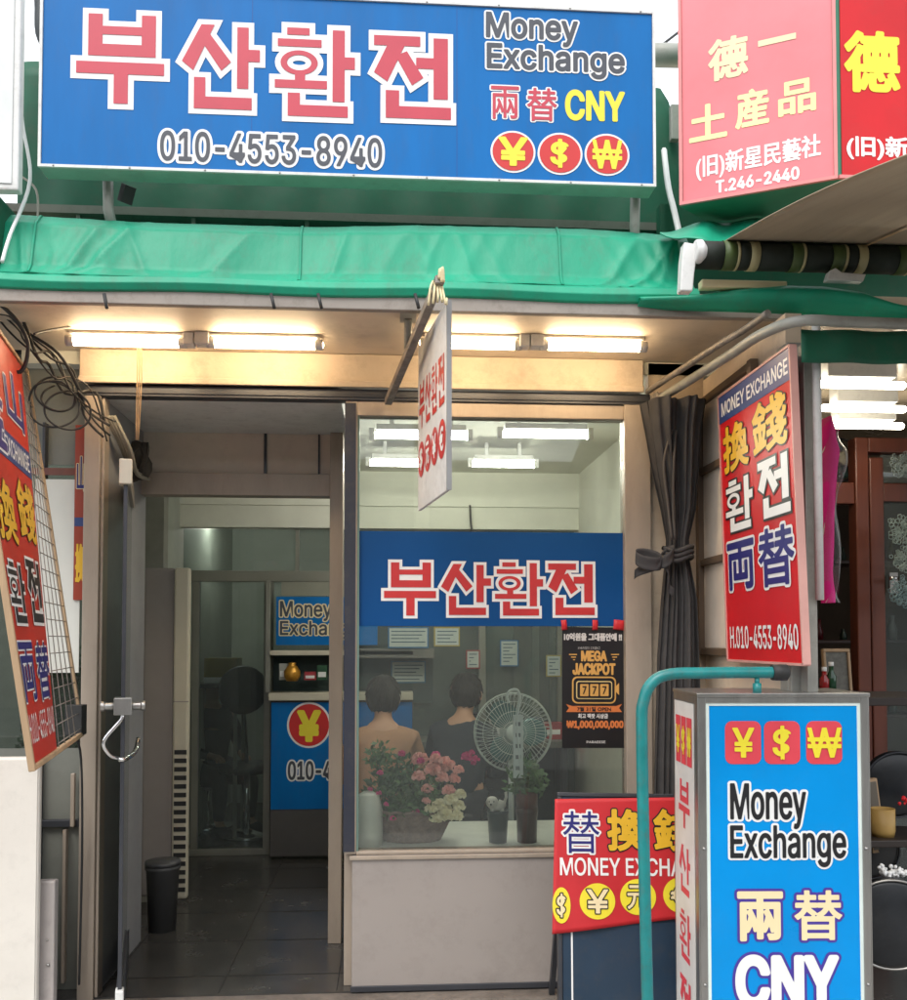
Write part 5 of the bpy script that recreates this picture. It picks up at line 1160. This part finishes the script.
lh('환', .08,fy(622,10),.46,fy(560,6), black, white); lh('전', .56,fy(622,34),.94,fy(560,30), black, white)
lt('両', .06,fy(705,20),.46,fy(642,16), [(.02,navy),(.05,white)]); lt('替', .54,fy(700,44),.95,fy(642,40), [(.02,navy),(.05,white)])
lt('H.010-4553-8940', .06,.05,.95,.11, [(.0,white)], 'inter')
L.build(ls,'panel')
p = at(75,720,-.17); m = MB(); m.box(p.x-.03,p.x+.03,-.19,-.13,p.z-.055,p.z+.055); m.tube([p+V((0,0,-.05)),at(81,760,-.1),at(82,850,-.08),at(79,985,-.08)],.005,6,spl=5); m.build('adapter', rubber, None, bev=.003, loc=p, label='black power adapter with a hanging cord at the foot of the wooden frame', cat='adapter')
# white cabinet and small grey box in front
c = at(40,757,-.30); m = thing('white_cabinet', 'plain white cabinet at the lower left edge under the leaning sign', 'cabinet', (c.x-.3,-.25,-.05))
mm = MB(); mm.box(c.x-.9,c.x,-.30,-.27,.0,c.z); mm.build('body', S('cabinet_white',(236,230,220),.82,rough=.4,var=.05,dirt=.10), m, bev=.008)
mm = MB(); mm.box(c.x-.89,c.x-.006,-.304,-.301,.03,c.z-.008); mm.build('door', S('cabinet_white',(214,206,196)), m, bev=.002)
mm = MB(); mm.box(c.x-.88,c.x-.02,-.295,-.275,-.05,-.001); mm.build('base', rubber, m)
c2 = at(55,881,-.25); g = thing('grey_box', 'low light grey metal box squeezed between the white cabinet and the door post', 'box', (c2.x-.1,-.5,-.05))
mm = MB(); mm.box(c2.x-.2,c2.x,-.25,-.21,-.05,c2.z); mm.build('body', S('box_grey',(180,172,168),.85,rough=.5,dirt=.2), g, bev=.006)
mm = MB(); q = at(48,965,-.253); mm.ball(q,.006,8); mm.ball(at(47,940,-.253),.004,8); mm.build('screw', steel, g)
# neighbouring glass front on the left
ng = thing('neighbour_shopfront', 'dim grey-green glass shopfront of the left neighbour behind the wire grid', 'shopfront', (-2,0,-.05))
xe = X(82,.0,700)
m = MB(); m.box(-3.6,xe-.002,.08,.10,-.05,ZS-.001); m.build('pane', glass('neighbour_glass',(.70,.76,.73),1.5,mixf=.06,milk=(.35,.38,.35)), ng)
m = MB(); m.box(-3.6,xe-.003,1.3,1.4,-.05,ZS); m.box(-3.6,xe-.3,.101,1.3,-.08,-.04); m.build('inner_wall', S('neighbour_wall',(150,150,140),.8,rough=.8,var=.2), ng)
m = MB(); m.box(-3.6,xe-.003,.05,.075,Z(823,.05),Z(816,.05)); m.box(-3.6,xe-.003,.05,.079,Z(350,.05)+.1,ZS-.002); m.box(X(40,.05),X(43,.05),.04,.079,-.05,2.2); m.build('frame', alu_dark, ng, bev=.002)
m = MB(); m.box(-3.6,xe-.003,.0762,.0795,Z(470,.1),ZS-.003); m.box(-3.6,xe-.004,.0762,.0795,-.05,Z(745,.1)); m.build('upper_panel', S('dusty_panel',(138,140,132),.8,rough=.35,var=.1,dirt=.1), ng)
m = MB(); m.box(X(74,.05),X(78,.05),.03,.049,Z(822,.05),Z(770,.05)); m.build('pull_handle', alu, ng, bev=.003)
m = MB(); m.box(X(66,.05),X(69,.05),.045,.075,Z(975,.05),Z(823,.05)-.01); m.build('strip', alu, ng)
m = MB(); xa, xb = X(34,.03,560), X(80,.03,560); m.box(xa,xb,.03,.036,Z(672,.03),Z(483,.03)); m.build('blank_poster', S('panel_white',(222,222,214),.9,rough=.3,var=.05), None, loc=((xa+xb)/2,.03,Z(672,.03)), label='blank white poster on the glass behind the wire grid', cat='poster')
m = MB(); m.box(xa-.02,xb,.026,.031,Z(479,.03)-.0,Z(472,.03)); m.build('wooden_rail', mahog, None, loc=(xa,.03,Z(476,.03)), label='reddish brown rail above the white panel behind the grid', cat='rail')
bs = thing('bush', 'leafy green potted bush behind the lower part of the wire grid', 'bush', (X(60,.4),.4,-.05))
m = MB(); rg2 = random.Random(4); leaves(m, at(60,755,.4), (.17,.10,.45), 2600, .035, 0, rg2); leaves(m, at(72,735,.4), (.10,.08,.40), 900, .03, 0, rg2); m.build('foliage', leafm, bs)
m = MB(); b_ = at(60,745,.4); 
for k in range(9): m.tube([(b_.x,.4,.25),(b_.x+rg2.uniform(-.06,.06),.4,b_.z-.05),(b_.x+rg2.uniform(-.1,.1),.4,b_.z+.2)],.005,6,spl=3)
m.tube([(b_.x,.4,.2),(b_.x,.4,.5)],.012,8); m.build('stem', wood_frame, bs)
m = MB(); m.lathe((b_.x,.4,-.04),[(0,0),(.07,0),(.09,.3),(.08,.3),(.07,.26),(0,.26)],20); m.build('pot', MATS['pot_brown'], bs)
Fz = Frame(at(73,600,.02), (1,0,0)); wz = at(86,600,.02).x-Fz.O.x; hz_ = Fz.uv(73,425)[1]
m = thing('reflected_sign', 'narrow red strip shaped as a sign reflection behind the cables beside the left door post', 'sign', Fz.P(wz/2,0,0))  # solid strip modelled in place of a red sign's reflection in the glass
mm = MB(); mm.fbox(Fz,0,wz,0,hz_,-.006,0); mm.build('board', S('dull_red',(170,70,50),.8,rough=.3), m)
mm = MB(); mm.fbox(Fz,.001,wz-.001,hz_*.42,hz_*.47,.0003,.0012); mm.build('band', MATS['band_blue'], m)
L = Letters(Fz,.001); L.textuv('山',.008,hz_*.62,wz-.008,hz_*.82,[(.01,navy),(.03,cream)],'b',40,0,2); L.textuv('換',.006,hz_*.1,wz-.006,hz_*.32,[(.02,gold)],'b',40,0,2); L.build(m,'board')
# left white hanging column and green wall beyond
c = at(18,190,-.66); m = thing('white_sign_box', 'end of a white sign box at the top left corner of the picture', 'sign', (c.x-.1,-.5,c.z))
mm = MB(); mm.box(c.x-.5,c.x,-.66,-.62,c.z,c.z+1.2); mm.build('cabinet', white_paint, m, bev=.006)
mm = MB(); mm.box(c.x-.48,c.x-.02,-.664,-.661,c.z+.02,c.z+1.19); mm.build('face', S('face_white',(226,230,228),.9,rough=.3), m)
mm = MB(); c = at(24,22,-.3); mm.tube([c+V((-.02,.0,-.09)),c+V((-.03,-.02,.04)),c+V((.0,-.03,.12)),c+V((.05,0,.10)),c+V((.06,0,-.04)),c+V((.09,.03,-.1))],.02,10,spl=5); mm.build('grey_hose', S('hose_grey',(96,100,104),.7,rough=.5), None, loc=c, label='looped grey hose against the sky at the top left', cat='hose')
# black insect-like clip on green wall
# ------------------------------------------------------------------ neighbouring shop on the right
rs2 = thing('souvenir_shop', 'neighbouring souvenir shop on the right with mahogany door frames and bright lamps', 'building', (2.4,.5,-.05))
xl = 1.345
m = MB(); m.box(xl,4.6,-.2,3.6,-.06,-.03); m.build('floor', tile, rs2)
m = MB(); m.box(xl,xl+.05,-.0,3.6,-.03,2.6); m.build('wall', S('dark_shop_wall',(130,116,104),.85,rough=.8), rs2)
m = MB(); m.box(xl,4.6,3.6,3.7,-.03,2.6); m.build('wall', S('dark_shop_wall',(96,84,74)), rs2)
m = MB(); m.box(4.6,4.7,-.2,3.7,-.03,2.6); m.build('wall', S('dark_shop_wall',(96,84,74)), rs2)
m = MB(); m.box(xl,4.7,-.7,3.7,2.44,2.5); m.build('ceiling', S('glossy_beige_ceiling',(222,204,180),.9,rough=.25,var=.08), rs2)
m = MB(); m.box(1.02,4.7,-.26,-.21,2.62,3.0); m.box(1.18,4.7,-.26,-.21,2.53,2.619); m.box(1.34,4.7,-.2,.05,2.501,2.53); m.build('fascia', greend, rs2)
YR = .75
dr = thing('cabinet_door', 'mahogany framed glass door of the neighbouring shop', 'door', (X(890,YR),YR,0))
def vb(mb, x0, x1, y0, y1, px=True): mb.box(X(x0,YR,560),X(x1,YR,560),YR-.03,YR+.03,Z(y1,YR),Z(y0,YR))
m = MB(); m.box(X(853,YR,560),X(866,YR,560),YR-.04,YR+.04,-.03,Z(432,YR)); m.box(X(868,YR,560),X(882,YR,560),YR-.03,YR+.05,-.03,Z(452,YR)); m.box(X(866.2,YR,560),X(1000,YR,560),YR-.04,YR+.04,Z(447,YR),Z(432,YR)); m.box(X(826,YR,560),X(852.8,YR,560),YR-.03,YR+.03,Z(500,YR),Z(478,YR)); m.box(X(882.3,YR,560),X(1000,YR,560),YR-.02,YR+.04,Z(497,YR),Z(478,YR)); m.build('frame', mahog, dr, bev=.006)
m = MB(); m.box(X(882.3,YR,560),X(1000,YR,560),YR,YR+.006,0,Z(479,YR)-.08); m.box(X(882.3,YR,560),X(1000,YR,560),YR,YR+.006,Z(477,YR),Z(448,YR)); m.build('pane', winin, dr)
m = MB(); p = at(893,583,YR-.04); m.box(p.x-.02,p.x+.02,YR-.05,YR-.04,p.z-.05,p.z+.05); m.tube([p+V((0,-.01,.02)),p+V((0,-.05,.02)),p+V((-.04,-.05,.02))],.008,8); m.build('handle', chrome, dr)
m = MB(); m.box(X(853,YR,560)-.45,X(853,YR,560),1.3,1.4,-.03,Z(500,1.3)); m.build('cabinet', S('mahogany_dark',(70,34,26),.7,rough=.4,var=.3), dr)
# lamps
def rlamp(a, b, py, Y, label):
    q0 = at(a,py,Y); q1 = at(b,py,Y); q1.z = q0.z; t = thing('tube_lamp', label, 'ceiling lamp', ((q0.x+q1.x)/2,Y,2.44), 'bright tube lamps of the neighbouring shop')
    mm = MB(); mm.tube([q0,q1],.015,12); mm.ball(q0,.015,10); mm.ball(q1,.015,10); mm.build('tube', tubert, t)
    mm = MB(); mm.box(q0.x+.04,q1.x-.04,Y-.04,Y+.04,q0.z+.02,2.439); mm.build('housing', white_paint, t, bev=.004)
rlamp(813,902,384,-.35,'topmost bright tube lamp of the neighbouring shop on the right')
rlamp(824,903,408,.02,'middle bright tube lamp of the neighbouring shop on the right')
rlamp(826,901,425,.30,'lowest bright tube lamp of the neighbouring shop on the right')
# wall fan
Yw = .95; c = at(840,460,Yw); wf2 = thing('wall_fan', 'dark wall fan with a pale hub behind the pink wrapped parcel', 'fan', c)
R2 = 22*(Yw+3.74)/950; m = MB()
for k in range(40):
    a = 2*math.pi*k/40; m.tube([c+V((R2*t*math.cos(a+.3*(1-t)),-.05*(1-t*t)-.01,R2*t*math.sin(a+.3*(1-t)))) for t in (.2,.6,1)], .0013, 4, cap=False)
m.tube([c+V((R2*math.cos(2*math.pi*k/32),0,R2*math.sin(2*math.pi*k/32))) for k in range(33)], .005, 6, cap=False); m.build('guard', alu_dark, wf2)
m = MB(); m.lathe(c+V((0,-.07,0)),[(0,0),(.035,0),(.04,.02),(0,.022)],20,axis=(0,1,0)); m.build('hub', S('fan_hub_cream',(214,206,180),.8), wf2)
m = MB()
for k in range(4):
    a0 = k*math.pi/2+.4; m.grid(6,6,lambda a,b: c+V(((.03+.065*a)*math.cos(a0+(b-.5)*1.1), .01*(b-.5), (.03+.065*a)*math.sin(a0+(b-.5)*1.1))), thick=.0015)
m.build('blades', S('fan_blade_teal',(96,140,140)), wf2)
m = MB(); m.lathe(c+V((0,.01,0)),[(0,0),(.04,0),(.035,.1),(0,.1)],16,axis=(0,1,0)); m.build('motor', alu_dark, wf2)
# pink wrapped parcel
c = at(827,515,-.62); pk = thing('wrapped_parcel', 'long magenta cloth parcel in clear plastic hanging beside the white pipe', 'parcel', c+V((0,0,-.3)))
pkprof = [(418,821,824),(430,817,830),(450,816,834),(470,816,833),(490,816,830),(530,817,829),(570,817,827),(590,817,829),(603,819,830)]
def pkf(a,b):
    t = b*(len(pkprof)-1); i = min(int(t),len(pkprof)-2); f = t-i; e = [pkprof[i][k]*(1-f)+pkprof[i+1][k]*f for k in range(3)]; an = a*2*math.pi
    p = at(4+(e[1]+e[2])/2+(e[2]-e[1])/2*math.cos(an)*(1+.08*math.sin(b*30+an)), e[0], -.62); p.y += .035*math.sin(an); return p
m = MB(); m.grid(28,40,pkf); m.build('cloth', S('magenta_cloth',(240,50,150),.95,rough=.8,spec=.1), pk)
def plf(a,b):
    p = pkf(a,b); c_ = at(829,418+185*b,-.62); d = p-c_; return c_+V((d.x*1.35+.012*math.sin(b*17+a*9)+.008,d.y*1.4,d.z))
m = MB(); m.grid(28,60,plf); m.build('plastic_wrap', glass('clear_plastic',(.95,.95,.95),1.08,rough=.3,mixf=.06), pk)
# framed picture and bottles on a shelf behind the sign box
sb = thing('display_rack', 'low dark display rack behind the blue light box sign', 'rack', (1.9,-.35,-.05))
zq = Z(695,-.35,850)
m = MB(); m.box(1.40,2.6,-.5,-.1,zq-.03,zq); m.build('top', S('rack_dark',(52,42,38),.7), sb, bev=.004)
for x in (1.43,2.57):
    for y in (-.47,-.13): m = MB(); m.box(x-.02,x+.02,y-.02,y+.02,-.05,zq-.031); m.build('leg', alu_dark, sb)
p = at(836,692,-.35); Ff = Frame((at(825,692,-.35).x,-.35,zq), (1,0,0), (-.08,.12,1)); wf_ = at(852,692,-.35).x-at(825,692,-.35).x; hf_ = .17
fr = thing('picture_frame', 'small wooden picture frame leaning behind the light box sign', 'picture frame', Ff.P(wf_/2,0,0))
m = MB(); m.fbox(Ff,0,wf_,0,.012,-.01,.01); m.fbox(Ff,0,wf_,hf_-.012,hf_,-.01,.01); m.fbox(Ff,0,.01,.012,hf_-.012,-.01,.01); m.fbox(Ff,wf_-.01,wf_,.012,hf_-.012,-.01,.01); m.build('frame', wood_frame, fr, bev=.002)
m = MB(); m.fbox(Ff,.01,wf_-.01,.012,hf_-.012,-.006,.002); m.build('picture', S('picture_grey',(120,118,108),.7,var=.4,scale=40), fr)
for px, col, lb_, hh_ in ((822,(190,40,44),'small red capped bottle beside the picture frame',.10),(829,(40,90,60),'round green bottle beside the picture frame',.12)):
    q = V((at(px,692,-.40).x,-.42,zq)); t = thing('bottle', lb_, 'bottle', q); m = MB(); m.lathe(q,[(0,0),(.016,0),(.017,hh_*.6),(.008,hh_*.75),(.008,hh_*.9),(0,hh_*.9)],16); m.build('glass_body', S('bottle_%d'%col[0],col,.6,rough=.15), t); m = MB(); m.lathe(q+V((0,0,hh_*.9)),[(0,0),(.009,0),(.009,.015),(0,.015)],12); m.build('cap', white, t)
# yellow mug, round trays, drums
def tray(px, py, rpx, Y, tilt, label, name='round_tray', rim=steel):
    c = at(px,py,Y); R3 = rpx*(Y+3.74)/950; t = thing(name, label, 'tray', c-V((0,0,R3)), 'dark round trays stacked by the souvenir shop')
    mm = MB(); mm.lathe(c,[(0,0),(R3*.9,0),(R3,.012),(R3,.03),(R3*.88,.022),(0,.018)],48,axis=(tilt,1,.12)); mm.build('plate', S('tray_black',(40,44,50),.7,rough=.35,var=.3,scale=20,dirt=.1), t)
    mm = MB(); ax = V((tilt,1,.12)).normalized(); a = ax.orthogonal().normalized(); b = ax.cross(a); mm.tube([c+a*R3*1.0*math.cos(2*math.pi*k/48)+b*R3*math.sin(2*math.pi*k/48) for k in range(49)],.004,6,cap=False); mm.build('rim', rim, t)
tray(893,925,47,-.75,.25,'largest dark round tray standing on edge at the lower right','round_tray')
tray(868,850,30,-.45,.3,'dark round tray partly hidden behind the light box sign and above the largest tray','round_tray',alu_dark)
tray(898,785,34,-.25,.1,'dark round tray standing behind the yellow cup','round_tray',alu_dark)
q = at(883,836,-.55); r_ = 12*3.19/950
rk = thing('low_stand', 'low dark stand carrying the yellow cup among the round trays', 'stand', (q.x,-.5,-.05))
m = MB(); m.box(q.x-.12,q.x+.4,-.62,-.38,q.z-.025,q.z); m.build('top', MATS['rack_dark'], rk, bev=.004)
for dx in (-.09,.37): m = MB(); m.box(q.x+dx-.015,q.x+dx+.015,-.52,-.48,-.05,q.z-.026); m.build('leg', alu_dark, rk)
m = MB(); m.lathe(q,[(0,0),(r_*.9,0),(r_,.02),(r_,.095),(r_*.88,.095),(r_*.85,.01),(0,.01)],28); m.build('yellow_cup', S('cup_yellow',(186,150,84),.8,rough=.5), None, loc=q, label='dull yellow cup standing among the dark round trays', cat='cup')
cp = at(874,818,-.45); m = MB(); m.M = Matrix.Translation(cp) @ Matrix.Rotation(-.12,4,'Y'); m.box(-.025,.025,-.01,.01,-.12,.14); m.box(-.02,.02,-.0115,-.0101,-.11,.13,1); m.build('small_board', [wood_frame, S('board_grey',(120,112,100),.7)], None, bev=.002, loc=cp, label='narrow pale board leaning behind the yellow cup', cat='board')
rgj = random.Random(9)
for (px,py,R3,n,Y,lb_,nm,mt) in [(892,870,.04,60,-.7,'cluster of small white beads on top of the largest round tray','bead_string',white),(909,800,.03,24,-.7,'small red beaded ornament at the right edge','bead_string',signred)]:
    c = at(px,py,Y); mm = MB(); 
    for k in range(n): mm.ball(c+V((rgj.uniform(-R3,R3),rgj.uniform(-.03,.02),rgj.uniform(-R3*.3,R3*.3)-.3*abs(k-n/2)/n*R3)), rgj.uniform(.004,.009), 6)
    mm.build(nm, mt, None, loc=c, label=lb_, cat='beads')
for i,(py,R3,col) in enumerate(((530,.075,(190,210,205)),(560,.06,(200,220,215)),(592,.075,(170,200,205)),(465,.06,(150,165,165)))):
    c = at(904,py,.55); mm = MB()
    for k in range(70):
        a = rgj.uniform(0,6.28); r0_ = R3*rgj.uniform(.2,1); q = c+V((r0_*math.cos(a),rgj.uniform(-.02,.02),r0_*math.sin(a))); rr_ = R3*.16
        mm.tube([q+V((rr_*math.cos(t*1.26),0,rr_*math.sin(t*1.26))) for t in range(6)], .0022, 4, cap=False)
    mm.build('lace_ornament', S('lace_%d'%col[0],col,.75), None, loc=c, label=('topmost of the','second of the','third of the','lowest of the')[(1,2,3,0)[i]]+' pale lace ornaments hanging in the mahogany door', cat='ornament', group='lace ornaments in the mahogany door')
rg5 = random.Random(21); pal = [(120,30,40),(60,60,80),(150,130,90),(70,90,80),(170,170,165),(90,60,50)]
for sx_, lab in ((0,'upper'),(1,'middle'),(2,'lower')):
    py = (560,640,715)[sx_]; z_ = Z(py,1.6,870); t = thing('goods_shelf', lab+' shelf of small dark souvenirs inside the neighbouring shop', 'shelf', (2.6,1.75,z_))
    mm = MB(); mm.box(1.42,4.0,1.62,1.9,z_-.02,z_); mm.build('board', MATS['mahogany_dark'], t, bev=.003)
    for k in range(16):
        x = 1.5+k*.15; col = pal[rg5.randrange(6)]; mm = MB(); r_ = rg5.uniform(.02,.045); h_ = rg5.uniform(.06,.15)
        mm.lathe((x,1.75,z_+.0005),[(0,0),(r_,0),(r_*1.1,h_*.4),(r_*.5,h_*.75),(r_*.6,h_),(0,h_)],14)
        mm.build('souvenir_jar', S('jar_%d'%col[0],col,.6,rough=.35), None, loc=(x,1.75,z_), label='small dark souvenir jar on the %s shelf of the neighbouring shop'%lab, cat='jar', group='souvenir jars on the %s shelf'%lab)
# ------------------------------------------------------------------ the other side of the street (seen only in reflections)
ob = thing('street_building', 'plain two storey building across the street', 'building', (0,-18,-.17))
m = MB(); m.box(-16,16,-24,-18,-.17,5.5); m.build('wall', S('opposite_wall',(150,142,130),.7,rough=.85,var=.2,scale=1), ob)
for fl_ in range(2):
    for k in range(9): m = MB(); m.box(-14.8+k*3.4,-12.8+k*3.4,-18.0,-17.97,.6+fl_*2.8,2.2+fl_*2.8); m.build('window', S('opposite_glass',(60,70,76),.6,rough=.15), ob)
